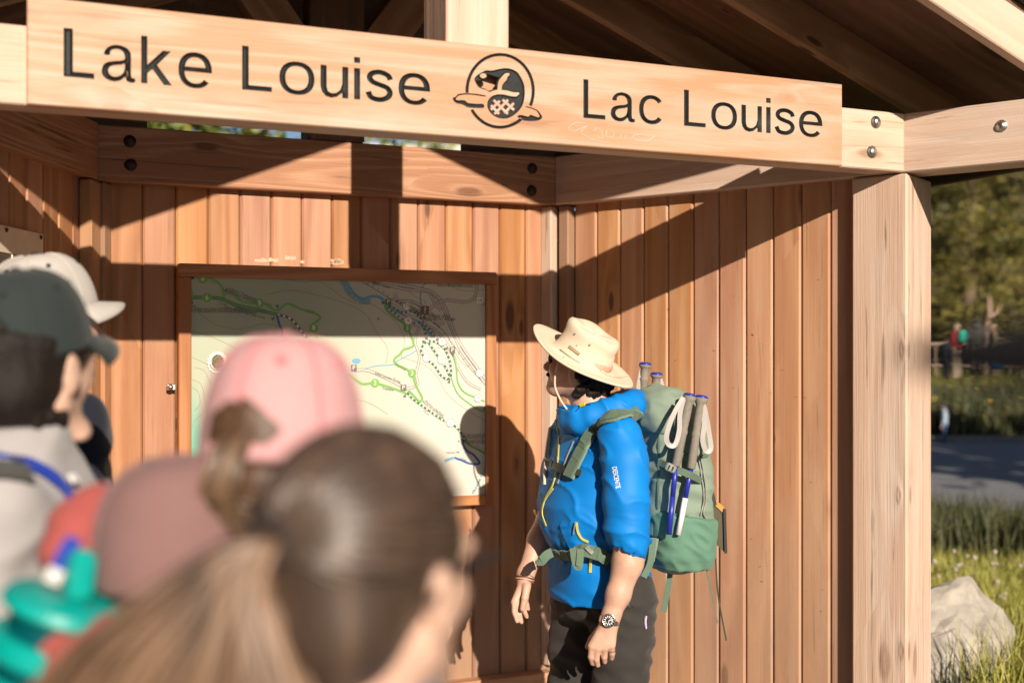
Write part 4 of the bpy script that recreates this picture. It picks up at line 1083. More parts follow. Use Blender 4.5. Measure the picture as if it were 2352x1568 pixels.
# ------------------------------------------------------------------ bodies grown from blended volumes
from mathutils.bvhtree import BVHTree
class Vol:
    def __init__(s, lo, hi, h):
        s.lo = np.array(lo, float); s.h = h
        s.n = np.ceil((np.array(hi, float) - s.lo) / h).astype(int) + 1
        s.a = np.full(tuple(s.n), 1.0, np.float32)
    def _win(s, lo, hi):
        i0 = np.clip(np.floor((np.array(lo) - s.lo) / s.h).astype(int), 0, s.n - 1)
        i1 = np.clip(np.ceil((np.array(hi) - s.lo) / s.h).astype(int) + 1, 1, s.n)
        sl = tuple(slice(a, b) for a, b in zip(i0, i1))
        g = [(s.lo[k] + s.h * np.arange(i0[k], i1[k])).astype(np.float32) for k in range(3)]
        return sl, g[0][:, None, None], g[1][None, :, None], g[2][None, None, :]
    def _put(s, sl, d, k, op='add'):
        a = s.a[sl]
        if op == 'cut':
            s.a[sl] = np.maximum(a, -d); return
        if k > 0:
            w = np.maximum(k - np.abs(a - d), 0) / k
            s.a[sl] = np.minimum(a, d) - w * w * k * .25
        else: s.a[sl] = np.minimum(a, d)
    def cone(s, a, b, r1, r2, k=0.02, op='add'):
        a, b = np.array(a, float), np.array(b, float); m = max(r1, r2) + k + 3 * s.h
        sl, X, Y, Z = s._win(np.minimum(a, b) - m, np.maximum(a, b) + m)
        ba = b - a; L = ba @ ba + 1e-12
        t = np.clip(((X - a[0]) * ba[0] + (Y - a[1]) * ba[1] + (Z - a[2]) * ba[2]) / L, 0, 1)
        d = np.sqrt((X - a[0] - ba[0] * t) ** 2 + (Y - a[1] - ba[1] * t) ** 2 + (Z - a[2] - ba[2] * t) ** 2) - (r1 + (r2 - r1) * t)
        s._put(sl, d, k, op); return s
    def chain(s, pts, rad, k=0.02):
        for i in range(len(pts) - 1): s.cone(pts[i], pts[i + 1], rad[i], rad[i + 1], k)
        return s
    def ell(s, c, r, M=None, k=0.02, op='add'):
        c = np.array(c, float); r = np.array(r, float); M = np.eye(3) if M is None else np.array(M, float)   # rows of M: local axes
        m = r.max() + k + 3 * s.h
        sl, X, Y, Z = s._win(c - m, c + m); X, Y, Z = X - c[0], Y - c[1], Z - c[2]
        p = [M[i][0] * X + M[i][1] * Y + M[i][2] * Z for i in range(3)]
        k0 = np.sqrt(sum((p[i] / r[i]) ** 2 for i in range(3))); k1 = np.sqrt(sum((p[i] / r[i] ** 2) ** 2 for i in range(3))) + 1e-9
        s._put(sl, k0 * (k0 - 1) / k1, k, op); return s
    def stack(s, org, ax, ay, rows, e=2.0, k=0.02):
        """loft of (super)ellipses: rows of (z, cx, cy, rx, ry) in the frame org, ax, ay, up"""
        rows = np.array(rows, float); org = np.array(org, float); ax, ay = np.array(ax, float), np.array(ay, float)
        R_ = (np.abs(rows[:, 1:3]).max() + rows[:, 3:5].max()) * 1.3 + k
        sl, X, Y, Z = s._win((org[0] - R_, org[1] - R_, org[2] + rows[0, 0] - .03), (org[0] + R_, org[1] + R_, org[2] + rows[-1, 0] + .03))
        z = (Z - org[2]).ravel(); f = [np.interp(z, rows[:, 0], rows[:, i])[None, None, :] for i in range(1, 5)]
        dx, dy = X - org[0], Y - org[1]
        u = dx * ax[0] + dy * ax[1] - f[0]; v = dx * ay[0] + dy * ay[1] - f[1]
        d = ((np.abs(u / f[2]) ** e + np.abs(v / f[3]) ** e) ** (1 / e) - 1) * np.minimum(f[2], f[3])
        ez = np.maximum(rows[0, 0] - z, z - rows[-1, 0])[None, None, :]
        d = np.maximum(d, ez)
        s._put(sl, d, k); return s
    def plane_cut(s, p, n):
        p, n = np.array(p, float), np.array(n, float)
        g = [(s.lo[k] + s.h * np.arange(s.n[k])).astype(np.float32) for k in range(3)]
        d = (g[0][:, None, None] - p[0]) * n[0] + (g[1][None, :, None] - p[1]) * n[1] + (g[2][None, None, :] - p[2]) * n[2]
        s.a = np.maximum(s.a, d); return s
    def poly(s):
        a = np.pad(s.a, 2, constant_values=1.0)
        g = openvdb.FloatGrid(1.0); g.copyFromArray(np.ascontiguousarray(np.clip(a, -4 * s.h, 4 * s.h)))
        r_ = g.convertToPolygons(isovalue=0.0); pts, q = r_[0], r_[2]
        return (pts - 2) * s.h + s.lo, q
    def obj(s, name, mat, parent=None, disp=None, relax=0):
        P, Q = s.poly()
        me = bpy.data.meshes.new(name)
        me.vertices.add(len(P)); me.vertices.foreach_set('co', P.astype(np.float32).ravel())
        me.loops.add(len(Q) * 4); me.loops.foreach_set('vertex_index', Q.astype(np.int32).ravel())
        me.polygons.add(len(Q)); me.polygons.foreach_set('loop_start', np.arange(0, len(Q) * 4, 4, dtype=np.int32))
        me.polygons.foreach_set('use_smooth', [True] * len(Q))
        me.update(calc_edges=True); me.validate()
        if disp is not None:
            N = np.empty(len(P) * 3, np.float32); me.vertices.foreach_get('normal', N); N = N.reshape(-1, 3)
            P = P + N * disp(P)[:, None]
            me.vertices.foreach_set('co', P.astype(np.float32).ravel()); me.update()
        for m in (mat if isinstance(mat, (list, tuple)) else [mat]): me.materials.append(m)
        return link(bpy.data.objects.new(name, me), parent)

def nz(P, sc, seed=0.0, ridge=False):
    """noise at the points, per-axis scale"""
    Q = P * np.array(sc) + seed
    v = np.array([noise.noise(q) for q in Q.tolist()])
    return (1 - np.abs(v) * 2.2) if ridge else v
def bvh_of(o):
    me = o.data; return BVHTree.FromPolygons([v.co[:] for v in me.vertices], [p.vertices[:] for p in me.polygons])

SKIN = plain('skin', (.55, .33, .24), .5, sss=.12, noise_amt=.13, nscale=24, bump=.15, bscale=260)
SKIN2 = plain('skin_pale', (.56, .36, .27), .5, sss=.12, noise_amt=.05, nscale=30)
def cloth(name, col, rough=.8, weave=900, b=.15, na=.08, sheen=.1):
    t = NT(name); tc = t.n('ShaderNodeTexCoord').outputs['Object']
    f = t.noise(tc, 9, 4)
    t.l(t.mix(t.ramp(f, [(.3, 0), (.7, 1)]), tuple(v * (1 - na) for v in col), tuple(v * (1 + na) for v in col)), t.b.inputs['Base Color'])
    t.b.inputs['Roughness'].default_value = rough; t.b.inputs['Sheen Weight'].default_value = sheen; t.b.inputs['Specular IOR Level'].default_value = .3
    h = t.math('ADD', t.noise(tc, weave, 2), t.math('MULTIPLY', t.noise(tc, 24, 3), 1.2))
    t.bump(h, b, .004); return t.m
JACK = cloth('blue_shell_fabric', (.0, .185, .58), .6, b=.07, sheen=0)
TROUS = cloth('charcoal_trouser_fabric', (.031, .028, .025), .8, b=.4)
SAGE = cloth('sage_nylon', (.20, .265, .205), .6, b=.35)
SAGED = cloth('sage_mesh', (.10, .215, .15), .7, b=.35)
WEB = cloth('green_webbing', (.10, .16, .11), .7, b=.4)
DKWEB = cloth('dark_olive_webbing', (.035, .042, .03), .7)
CANVAS = cloth('cream_canvas', (.64, .53, .40), .8, b=.15, na=.03)
CORD = plain('cream_cord', (.62, .50, .38), .8)
ZIPY = plain('yellow_zip', (.62, .55, .10), .5)
PLASTIC = plain('grey_plastic', (.24, .25, .22), .5)
BLACKP = plain('black_plastic', (.015, .015, .016), .4)
HAIRD = plain('dark_brown_hair', (.012, .008, .006), .55, spec=.25, noise_amt=.4, nscale=120, bump=.6, bscale=260)
CORK = plain('foam_grip', (.215, .19, .155), .8, noise_amt=.12, nscale=80)
POLEB = plain('blue_pole', (.02, .03, .30), .35)
POLEW = plain('white_pole', (.75, .72, .74), .35)
SILV = plain('grey_strap', (.52, .49, .46), .7)
CHROME = plain('watch_steel', (.62, .58, .56), .25, metal=1.0)

ZM = 4.0
ORG = Vector(((1380 - CX) / F * ZM, ZM, 0))
def P(x, y, dy=0.0): return pix(x, y, ZM + dy) - ORG
def hit(bvh, x, y, off=0.0, org=None):
    o = Vector((0, 0, EYE)) - (org or ORG); d = Vector(((x - CX) / F, 1, (HOR - y) / F)).normalized()
    p, n, i, t = bvh.ray_cast(o, d)
    if p is None: return None, None
    return p + n * off, n
man = empty('person', ORG); tag(man, 'man in blue jacket and cream sun hat standing beside the map, face turned to it', 'person')
YB_ = R(25); FB = np.array((-math.cos(YB_), -math.sin(YB_), 0)); LB = np.array((math.sin(YB_), -math.cos(YB_), 0))
# head frame
yaw, pit = R(16), R(11)
HF = Vector((-math.cos(yaw) * math.cos(pit), math.sin(yaw) * math.cos(pit), math.sin(pit)))
HL = Vector((-math.sin(yaw), -math.cos(yaw), -.12)); HL = (HL - HF * HL.dot(HF)).normalized(); HU = HF.cross(HL).normalized()
HC = P(1331, 843, 0.0)
def H(x, y, z): return HC + HF * x + HL * y + HU * z
HM = [HF[:], HL[:], HU[:]]
v = Vol((-.42, -.42, -.02), (.36, .40, 1.86), .0042)
# cranium, face, jaw, nose, ears, neck
v.ell(H(-.012, 0, .036), (.099, .078, .094), HM, 0)
v.ell(H(.03, 0, -.02), (.062, .062, .082), HM, .03)
v.cone(H(.04, .0, -.06), H(.072, 0, -.083), .04, .027, .02)
for sg in (-1, 1):
    v.cone(H(-.005, sg * .052, -.045), H(.06, sg * .022, -.085), .026, .020, .02)
    v.ell(H(.062, sg * .038, -.018), (.028, .026, .026), HM, .02)
    v.ell(H(-.002, sg * .078, -.008), (.018, .009, .032), HM, .008)
    v.ell(H(.075, sg * .028, .026), (.022, .032, .014), HM, .015)
v.cone(H(.088, 0, .014), H(.110, 0, -.020), .008, .012, .010)
v.ell(H(.102, 0, -.026), (.014, .017, .009), HM, .006)
v.ell(H(.087, 0, -.050), (.013, .024, .007), HM, .006); v.ell(H(.085, 0, -.062), (.013, .021, .008), HM, .006)
v.ell(H(.080, 0, -.084), (.017, .020, .014), HM, .010)
v.cone(H(-.03, 0, -.05), P(1362, 965, .0), .058, .068, .03)
# trunk and limbs inside the clothes
v.stack((0, 0, 0), FB, LB, [(.86, -.02, 0, .10, .15), (1.05, -.02, 0, .09, .135), (1.25, -.02, 0, .105, .15), (1.40, -.02, 0, .09, .16), (1.46, -.02, 0, .06, .09)], 2, .03)
elL, wrL = P(1447, 1225, -.25), P(1404, 1412, -.27)
v.chain([P(1425, 1000, -.19), elL, P(1442, 1290, -.256), P(1420, 1365, -.265), wrL, P(1398, 1430, -.27)], [.06, .047, .046, .036, .0265, .026], .02)
elR, wrR = P(1272, 1165, .17), P(1208, 1316, .06)
v.chain([P(1300, 1000, .18), elR, P(1240, 1240, .12), wrR, P(1205, 1332, .055)], [.055, .044, .041, .0265, .025], .02)
v.chain([P(1432, 1375, -.09), P(1425, 1590, -.10), P(1432, 1940, -.08)], [.085, .06, .045], .03)
v.chain([P(1345, 1375, .09), P(1318, 1590, .07), P(1312, 1940, .10)], [.085, .06, .045], .03)
# left hand: back of the hand to the viewer, fingers curling away
hb = -.27
for kx, ky, pp, tp in (((1359, 1482), 0, (1357, 1507, .006), (1361, 1523, .022)), ((1374, 1487), 0, (1370, 1513, .004), (1373, 1527, .018)), ((1390, 1486), 0, (1388, 1508, .006), (1389, 1519, .020)), ((1405, 1480), 0, (1406, 1500, .008), (1405, 1511, .022))):
    k_ = P(kx[0], kx[1], hb - .004)
    v.cone(P(1400 + (kx[0] - 1384) * .35, 1432, hb), k_, .0165, .0125, .012)
    v.cone(k_, P(pp[0], pp[1], hb + pp[2]), .0105, .0092, .003)
    v.cone(P(pp[0], pp[1], hb + pp[2]), P(tp[0], tp[1], hb + tp[2]), .0095, .0078, .003)
v.chain([P(1385, 1438, hb + .015), P(1360, 1468, hb + .036), P(1350, 1484, hb + .042)], [.015, .012, .009], .006)
# right hand: thumb to the viewer, fingers hanging
for k0, pp, tp in (((1181, 1382, .03), (1181, 1405, .025), (1188, 1426, .02)), ((1190, 1386, .035), (1193, 1410, .03), (1198, 1428, .03)), ((1199, 1383, .05), (1204, 1402, .05), (1210, 1416, .052)), ((1206, 1376, .06), (1210, 1389, .062), (1213, 1398, .065))):
    v.cone(P(1205, 1334, .052), P(*k0), .0165, .0115, .010)
    v.cone(P(*k0), P(*pp), .0098, .0086, .002); v.cone(P(*pp), P(*tp), .0088, .0072, .002)
v.chain([P(1210, 1345, .03), P(1206, 1372, .008), P(1200, 1398, .004)], [.015, .0115, .009], .006)
v.plane_cut(P(1336, 824, 0.0) + Vector((.43, -.27, .86)).normalized() * .03, Vector((.43, -.27, .86)).normalized())
body = v.obj('body', SKIN, man)

# jacket
jo = P(1375, 815, 0); jo.z = 0
j = Vol((-.40, -.45, .84), (.40, .42, 1.62), .0065)
J = [(.885, -.012, 0, .160, .195), (.93, -.008, 0, .158, .195), (.99, 0, 0, .15, .19), (1.036, .0, 0, .132, .178), (1.07, .008, 0, .150, .185), (1.12, .018, 0, .166, .20), (1.19, .02, 0, .168, .205), (1.28, .012, 0, .152, .205), (1.36, .0, 0, .130, .20), (1.42, -.008, 0, .105, .175), (1.46, -.012, 0, .08, .12), (1.50, -.01, 0, .07, .08)]
j.stack(jo, FB, LB, J, 2.15, 0)
shL = P(1425, 1003, -.19)
j.chain([shL, P(1436, 1060, -.225), P(1437, 1150, -.245), P(1440, 1205, -.25), P(1444, 1240, -.252)], [.069, .071, .071, .068, .063], .014)
j.chain([P(1310, 1005, .18), P(1296, 1080, .20), P(1284, 1135, .185), P(1270, 1160, .165)], [.075, .070, .060, .052], .04)
# hood lying round the neck
ring = [P(1375 + 82 * math.cos(a) * (1.0 if math.cos(a) > 0 else .92), 948 - 20 * math.cos(a) + 6 * math.sin(a), -.105 * math.sin(a)) for a in (2 * math.pi * k / 14 for k in range(15))]
rads = [.028 + .016 * (1 + math.cos(2 * math.pi * k / 14)) * .5 for k in range(15)]
for a in range(14): j.cone(ring[a], ring[a + 1], rads[a], rads[a + 1], .022)
for a in range(14):
    u = ring[a] * .9 + P(1375, 948, 0) * .1
    j.cone(ring[a] + Vector((.0, 0, .018)), ring[a + 1] + Vector((0, 0, .018)), .022, .022, .02)
j.cone(P(1330, 975, -.09), P(1300, 945, -.02), .03, .026, .02)
# opening for the neck
j.cone(P(1352, 870, 0), P(1368, 962, 0), .066, .072, 0, op='cut')
j.cone(wrL, P(1446, 1215, -.251), .045, .050, 0, op='cut')
def jdisp(Q):
    z = Q[:, 2]; A = np.array([-.0, 0, 0])
    big = nz(Q, (7, 7, 5), 3.1) * .002
    # folds run round the sleeve near the elbow and slant across the trunk
    sl = np.exp(-((z - 1.10) / .07) ** 2) * (Q[:, 1] < -.14)
    f1 = nz(Q @ np.array([[1, 0, .5], [0, 1, .3], [-.5, 0, 1]]), (6, 6, 22), 11.0, True) ** 4 * .014 * sl
    f2 = nz(Q @ np.array([[1, 0, .7], [0, 1, 0], [-.7, 0, 1]]), (5, 4, 10), 5.0, True) ** 5 * .008
    belt = np.exp(-((z - 1.06) / .05) ** 2) * nz(Q, (26, 26, 5), 2.0, True) * .007
    return (big + f1 + f2 + belt) * 0.9
jacket = j.obj('jacket', JACK, man, jdisp)
jb = bvh_of(jacket)
# trousers and boots
t_ = Vol((-.32, -.30, .06), (.32, .34, .98), .008)
t_.stack(jo, FB, LB, [(.83, -.01, 0, .128, .165), (.97, -.005, 0, .125, .165)], 2.2, 0)
t_.chain([P(1430, 1380, -.085), P(1430, 1480, -.095), P(1424, 1590, -.10), P(1430, 1780, -.09), P(1432, 1930, -.08)], [.108, .086, .080, .075, .07], .05)
t_.chain([P(1345, 1380, .075), P(1328, 1480, .075), P(1318, 1590, .07), P(1312, 1780, .09), P(1312, 1930, .10)], [.108, .086, .080, .075, .07], .05)
def tdisp(Q): return nz(Q @ np.array([[1, 0, .4], [0, 1, 0], [-.4, 0, 1]]), (8, 8, 17), 1.0, True) * .007 + nz(Q, (30, 30, 40), 4.0) * .0025
trousers = t_.obj('trousers', TROUS, man, tdisp); tb = bvh_of(trousers)
BOOT = plain('brown_boot', (.09, .055, .035), .7)
for c in (P(1432, 1940, -.08), P(1312, 1940, .10)):
    b = Vol((c.x - .32, c.y - .2, -.01), (c.x + .2, c.y + .2, .2), .009)
    fwd = Vector(FB)
    b.cone(Vector((c.x, c.y, .05)) - fwd * .05, Vector((c.x, c.y, .045)) + fwd * .17, .045, .04, .02); b.cone(Vector((c.x, c.y, .06)), Vector((c.x, c.y, .15)), .055, .055, .03)
    b.plane_cut((0, 0, .002), (0, 0, -1)); b.obj('boot', BOOT, man)
# hair, moustache, glasses
h = Vol((HC.x - .15, HC.y - .15, HC.z - .16), (HC.x + .16, HC.y + .15, HC.z + .14), .005)
h.ell(H(-.022, 0, .04), (.097, .082, .090), HM, 0); h.ell(H(-.055, 0, -.02), (.062, .070, .062), HM, .02)
rs = random.Random(3)
for k in range(95):
    a = rs.uniform(R(60), R(300)); zz = rs.uniform(-.085, .0)
    rr = .083 + rs.uniform(-.006, .010) - max(0, -zz - .04) * .45
    x_, y_ = math.cos(a) * rr * 1.08 - .018, math.sin(a) * rr * .92
    if x_ > -.012: continue
    h.ell(H(x_, y_, zz), (rs.uniform(.008, .015),) * 3, None, .004)
h.plane_cut(HO_ := P(1336, 824, 0.0) , Vector((.43, -.27, .86)).normalized())
h.ell(H(.07, 0, -.02), (.085, .09, .10), HM, 0, op='cut')
h.obj('hair', HAIRD, man, lambda Q: nz(Q, (90, 90, 90), 1.0) * .004)
m_ = Vol((HC.x - .14, HC.y - .06, HC.z - .12), (HC.x - .03, HC.y + .1, HC.z + .02), .003)
m_.ell(H(.098, 0, -.043), (.008, .026, .0075), HM, .004); m_.ell(H(.094, 0, -.070), (.006, .010, .006), HM, .004)
m_.obj('moustache', HAIRD, man)
gl_ = Vol((HC.x - .16, HC.y - .12, HC.z - .03), (HC.x + .02, HC.y + .13, HC.z + .09), .003)
for sg in (-1, 1):
    gl_.ell(H(.090, sg * .034, .020), (.008, .032, .022), HM, .004); gl_.cone(H(.085, sg * .064, .026), H(-.005, sg * .081, .020), .004, .003, .004)
gl_.obj('sunglasses', plain('dark_glass', (.02, .012, .010), .12, coat=.6), man)

# sun hat
hatf = Vector((-.86, .20, .47)).normalized(); hatu = Vector((.43, -.27, .86)); hatu = (hatu - hatf * hatu.dot(hatf)).normalized(); hatl = hatu.cross(hatf)
HO = P(1336, 824, 0.0)
def hp(a, r, z, sa=1.0, sb=.88): return HO + hatf * (math.cos(a) * r * sa) + hatl * (math.sin(a) * r * sb) + hatu * z
N = 64
V, Fc = [], []
prof = [(.188, .010), (.190, .013), (.186, .0165), (.165, .010), (.140, .0045), (.115, .003), (.104, .008), (.100, .030), (.096, .052), (.093, .064), (.0945, .080), (.094, .094), (.088, .104), (.074, .107), (.05, .101), (.02, .097), (.001, .096)]
inner = [(.0005, .080), (.076, .080), (.086, .01), (.115, -.003), (.165, .004), (.187, .0085)]
allp = inner[::-1][::-1] + prof
for pi_, (r_, z_) in enumerate(allp):
    for k in range(N):
        a = 2 * math.pi * k / N; zz = z_; rr_ = r_
        if r_ > .12: zz += .018 * (r_ / .19) ** 2 * (abs(math.sin(a)) ** 2) * -.6 + .012 * math.cos(a * 1.0) * (r_ / .19) ** 3 + .004 * math.sin(3 * a + 1) * (r_ / .19)
        if z_ > .06 and r_ < .12:
            zz += -.010 * (math.cos(a) > .6) * 0 + .006 * math.cos(a) + .003 * math.sin(4 * a)
            rr_ *= 1 + .018 * math.sin(5 * a + .4)
        if .02 < z_ < .085 and r_ < .12: rr_ *= 1 - .035 * max(0, math.sin(z_ * 40)) * (.5 + .5 * math.sin(3 * a + .7))
        V.append(hp(a, rr_, zz))
for i in range(len(allp) - 1):
    for k in range(N): Fc.append((i * N + k, i * N + (k + 1) % N, (i + 1) * N + (k + 1) % N, (i + 1) * N + k))
hat = mesh_obj('hat', V, Fc, CANVAS, man, True)
hbv = bvh_of(hat)
Z8 = lambda p: (1202.1 + p[0] * .15412, 705.6 + p[1] * .15412)
def surf_strip(name, bv, pts, w, mat, parent, off=.002, th=.0015, conv=lambda p: p, org=None, n=4):
    P_, N_ = [], []
    for i in range(len(pts) - 1):
        for k in range(n):
            a, b = conv(pts[i]), conv(pts[i + 1]); t = k / n
            p, nn = hit(bv, a[0] + (b[0] - a[0]) * t, a[1] + (b[1] - a[1]) * t, off, org)
            if p is not None: P_.append(p); N_.append(nn)
    p, nn = hit(bv, *conv(pts[-1]), off, org)
    if p is not None: P_.append(p); N_.append(nn)
    if len(P_) < 3: return None
    for _ in range(2):
        P_ = [P_[0]] + [(P_[i - 1] + P_[i] * 2 + P_[i + 1]) / 4 for i in range(1, len(P_) - 1)] + [P_[-1]]
    P_ = [q + nn * min(.004, w * .12) for q, nn in zip(P_, N_)]
    def fac(q):
        return N_[min(range(len(P_)), key=lambda i: (P_[i] - q).length)]
    return strap(name, P_, w, th, mat, parent, facing=fac, n=2)
def surf_disc(bm, bv, px, py, r, off=.0015, n=12, conv=lambda p: p, org=None):
    p, nn = hit(bv, *conv((px, py)), off, org)
    if p is None: return
    bmesh.ops.create_cone(bm, cap_ends=True, segments=n, radius1=r, radius2=r * .8, depth=.003, matrix=frame(p, nn.orthogonal(), nn))
LEATH = plain('tan_leather', (.42, .30, .18), .6); BRN = plain('dark_brown_edge', (.07, .035, .02), .6)
surf_strip('label', hbv, [(685, 585), (833, 700)], .0085, BRN, hat, .0016, .0012, Z8)
surf_strip('label_patch', hbv, [(692, 592), (826, 693)], .0058, LEATH, hat, .0024, .0012, Z8)
for q in (((770, 395), .0036), ((987, 560), .0038), ((797, 568), .0022), ((597, 745), .0026)):
    bm = bmesh.new(); surf_disc(bm, hbv, *q[0], q[1], conv=Z8); bm_obj('eyelet', bm, PLASTIC, hat)
surf_strip('cord', hbv, [(570, 620), (700, 720), (860, 825)], .0052, CORD, hat, .003, .004, Z8)
surf_strip('cord', hbv, [(1145, 945), (1230, 1010), (1350, 1050), (1490, 1050), (1560, 1030)], .005, CORD, hat, .003, .004, Z8)
strap('chin_cord', [P(1283, 820, -.07), P(1279, 842, -.075), P(1275, 866, -.07), P(1276, 890, -.062), P(1288, 918, -.06), P(1306, 944, -.075), P(1316, 956, -.09)], .0052, .003, CORD, man)

# zips, drawcords, prints
Z1 = lambda p: (1176 + p[0] / 3, 653.33 + p[1] / 3)
Z2 = lambda p: (1110.66 + p[0] * .29166, 1110.66 + p[1] * .29166)
surf_strip('zip', jb, [(305, 930), (330, 1050), (325, 1180), (312, 1290), (285, 1390), (235, 1470), (212, 1560)], .006, ZIPY, jacket, .003, .003, Z1)
surf_strip('zip', jb, [(555, 40), (500, 110), (468, 180), (470, 250), (500, 330)], .006, ZIPY, jacket, .003, .003, Z2)
surf_strip('zip', jb, [(735, 300), (745, 380), (775, 430), (830, 455)], .007, ZIPY, jacket, .003, .003, Z2)
surf_strip('zip', jb, [(850, 570), (845, 700)], .0085, ZIPY, jacket, .003, .003, Z2)
surf_strip('zip_pull', jb, [(732, 295), (716, 392)], .003, PLASTIC, jacket, .008, .003, Z2)
surf_strip('zip', jb, [(430, 1080), (400, 1150), (370, 1220), (350, 1290), (318, 1370)], .005, PLASTIC, jacket, .003, .003, Z1)
surf_strip('hydration_hose', jb, [(278, 960), (258, 1100), (238, 1250), (236, 1380)], .010, CORD, jacket, .006, .008, Z1)
tog = surf_strip('toggle', jb, [(472, 842), (508, 832)], .0095, plain('yellow_toggle', (.70, .60, .02), .4), jacket, .005, .007, Z1)
surf_strip('drawcord', jb, [(508, 832), (540, 830)], .002, BLACKP, jacket, .003, .002, Z1)
surf_strip('drawcord', jb, [(472, 845), (440, 875)], .002, BLACKP, jacket, .003, .002, Z1)
def surf_text(name, body_, bv, cx_, cy_, length, ang, height, mat, parent, off=.002, org=None):
    cu = bpy.data.curves.new('t', 'FONT'); cu.body = body_; cu.size = 1; cu.align_x = 'CENTER'; cu.align_y = 'CENTER'; cu.offset = .012; cu.resolution_u = 3
    o = bpy.data.objects.new('t', cu); COL.objects.link(o); me = eval_mesh(o); bpy.data.objects.remove(o); bpy.data.curves.remove(cu)
    xs = [q.co.x for q in me.vertices]; ys = [q.co.y for q in me.vertices]
    sx = length / (max(xs) - min(xs)); sy = height / (max(ys) - min(ys)); my = (max(ys) + min(ys)) / 2
    c, s = math.cos(ang), math.sin(ang); ok = True
    for q in me.vertices:
        x, y = q.co.x * sx, (q.co.y - my) * sy
        p, nn = hit(bv, cx_ + x * c + y * s, cy_ + x * s - y * c, off, org)
        q.co = p if p is not None else Vector((0, 0, 0)); ok = ok and p is not None
    me.materials.append(mat); o = bpy.data.objects.new(name, me)
    return link(o, parent)
surf_text('print', 'DESCENTE', jb, 1416, 1096, 50, R(80), 11, plain('white_print', (.8, .8, .8), .6), jacket)
surf_text('print', 'FN', tb, 1447, 1391, 13, R(-15), 9, BLACKP, trousers)
surf_strip('zip_pull', tb, [(1270, 1035), (1262, 1080), (1268, 1130)], .005, plain('violet_cord', (.55, .42, .62), .6), trousers, .006, .005, Z2)

# watch and bracelets
wd = (P(1404, 1405, -.27) - P(1397, 1435, -.27)).normalized()
wc = P(1400, 1423, -.27)
def band(name, c, axis, r, w, th, mat, parent, el=1.0, tilt=0.0):
    m = frame(c, axis.orthogonal(), axis); bm = bmesh.new(); n = 28
    rings = []
    for k in range(n):
        a = 2 * math.pi * k / n
        rings.append([bm.verts.new(m @ Vector(((r + dr) * math.cos(a), (r + dr) * math.sin(a) * el, dz + tilt * math.cos(a)))) for dr, dz in ((0, -w / 2), (th, -w / 2), (th, w / 2), (0, w / 2))])
    for k in range(n):
        a, c_ = rings[k], rings[(k + 1) % n]
        for i in range(4): bm.faces.new((a[i], a[(i + 1) % 4], c_[(i + 1) % 4], c_[i]))
    bmesh.ops.recalc_face_normals(bm, faces=bm.faces[:])
    return bm_obj(name, bm, mat, parent)
watch = empty('watch', wc, 0, man)
o = band('bracelet', Vector((0, 0, 0)), wd, .0275, .018, .004, CHROME, watch)
wn_ = Vector((-.14, -.95, .16)).normalized()
fm = frame(wn_ * .030, wn_.orthogonal(), wn_)
lathe('case', [(.021, -.006), (.0215, 0), (.021, .004), (.0175, .0055), (.0172, .004), (.001, .004)], CHROME, watch, 28, fm)
dial = lathe('dial', [(.0172, .0042), (.0172, .0046), (.001, .0046)], BLACKP, watch, 28, fm)
bm = bmesh.new()
for k in range(12):
    a = 2 * math.pi * k / 12; box_bm(.0058, .0024, .0008, 0, bm, Matrix.Rotation(a, 4, 'Z') @ Matrix.Translation((.0118, 0, .0050)))
box_bm(.010, .0016, .0008, 0, bm, Matrix.Rotation(.7, 4, 'Z') @ Matrix.Translation((.004, 0, .0056))); box_bm(.013, .0013, .0008, 0, bm, Matrix.Rotation(2.5, 4, 'Z') @ Matrix.Translation((.006, 0, .0058)))
mk = bm_obj('markers', bm, plain('dial_white', (.8, .78, .8), .4), dial)
mk.matrix_basis = fm
dial.parent = watch
mk.parent = watch
ba = (P(1214, 1296, .07) - P(1204, 1336, .05)).normalized()
for i, (dz, tl, m_, r_) in enumerate(((-.004, .002, BRN, .0285), (.003, -.003, plain('leather_cord', (.26, .16, .10), .7), .0285), (-.009, .005, LEATH, .029), (-.013, -.002, plain('red_beads', (.38, .10, .08), .5), .0285))):
    band('bracelet', P(1207, 1324, .057) + ba * dz, ba, r_, .0035, .0032, m_, man, 1.0, tl)
band('ring', P(1406, 1494, -.264), (P(1405, 1480, hb) - P(1406, 1500, hb)).normalized(), .0105, .003, .0015, CHROME, man)

# ------------------------------------------------------------------ backpack
PY_ = R(12); BD = np.array((math.cos(PY_), math.sin(PY_), 0)); PL = np.array((math.sin(PY_), -math.cos(PY_), 0))
PO = pix(1540, 815, ZM + .06); PO.z = 0
pack = empty('backpack', PO); tag(pack, 'sage green hiking backpack on the man in the blue jacket', 'backpack')
q = Vol((-.20, -.24, .93), (.22, .24, 1.64), .0065)
prow = [(.968, .02, 0, .06, .10), (.985, .02, 0, .085, .125), (1.02, .015, 0, .10, .138), (1.10, .012, 0, .108, .142), (1.22, .012, 0, .112, .142), (1.33, .008, 0, .110, .140), (1.40, .0, 0, .103, .136), (1.45, -.012, 0, .092, .13)]
q.stack((0, 0, 0), BD, PL, prow, 3.0, 0)
def pdisp(Q): return nz(Q @ np.array([[1, 0, .5], [0, 1, 0], [-.5, 0, 1]]), (8, 8, 18), 7.0, True) * .0085 + nz(Q, (25, 25, 30), 2.0) * .003
pbag = q.obj('main_bag', SAGE, pack, pdisp); pb = bvh_of(pbag)
l_ = Vol((-.20, -.24, 1.38), (.22, .24, 1.66), .0065)
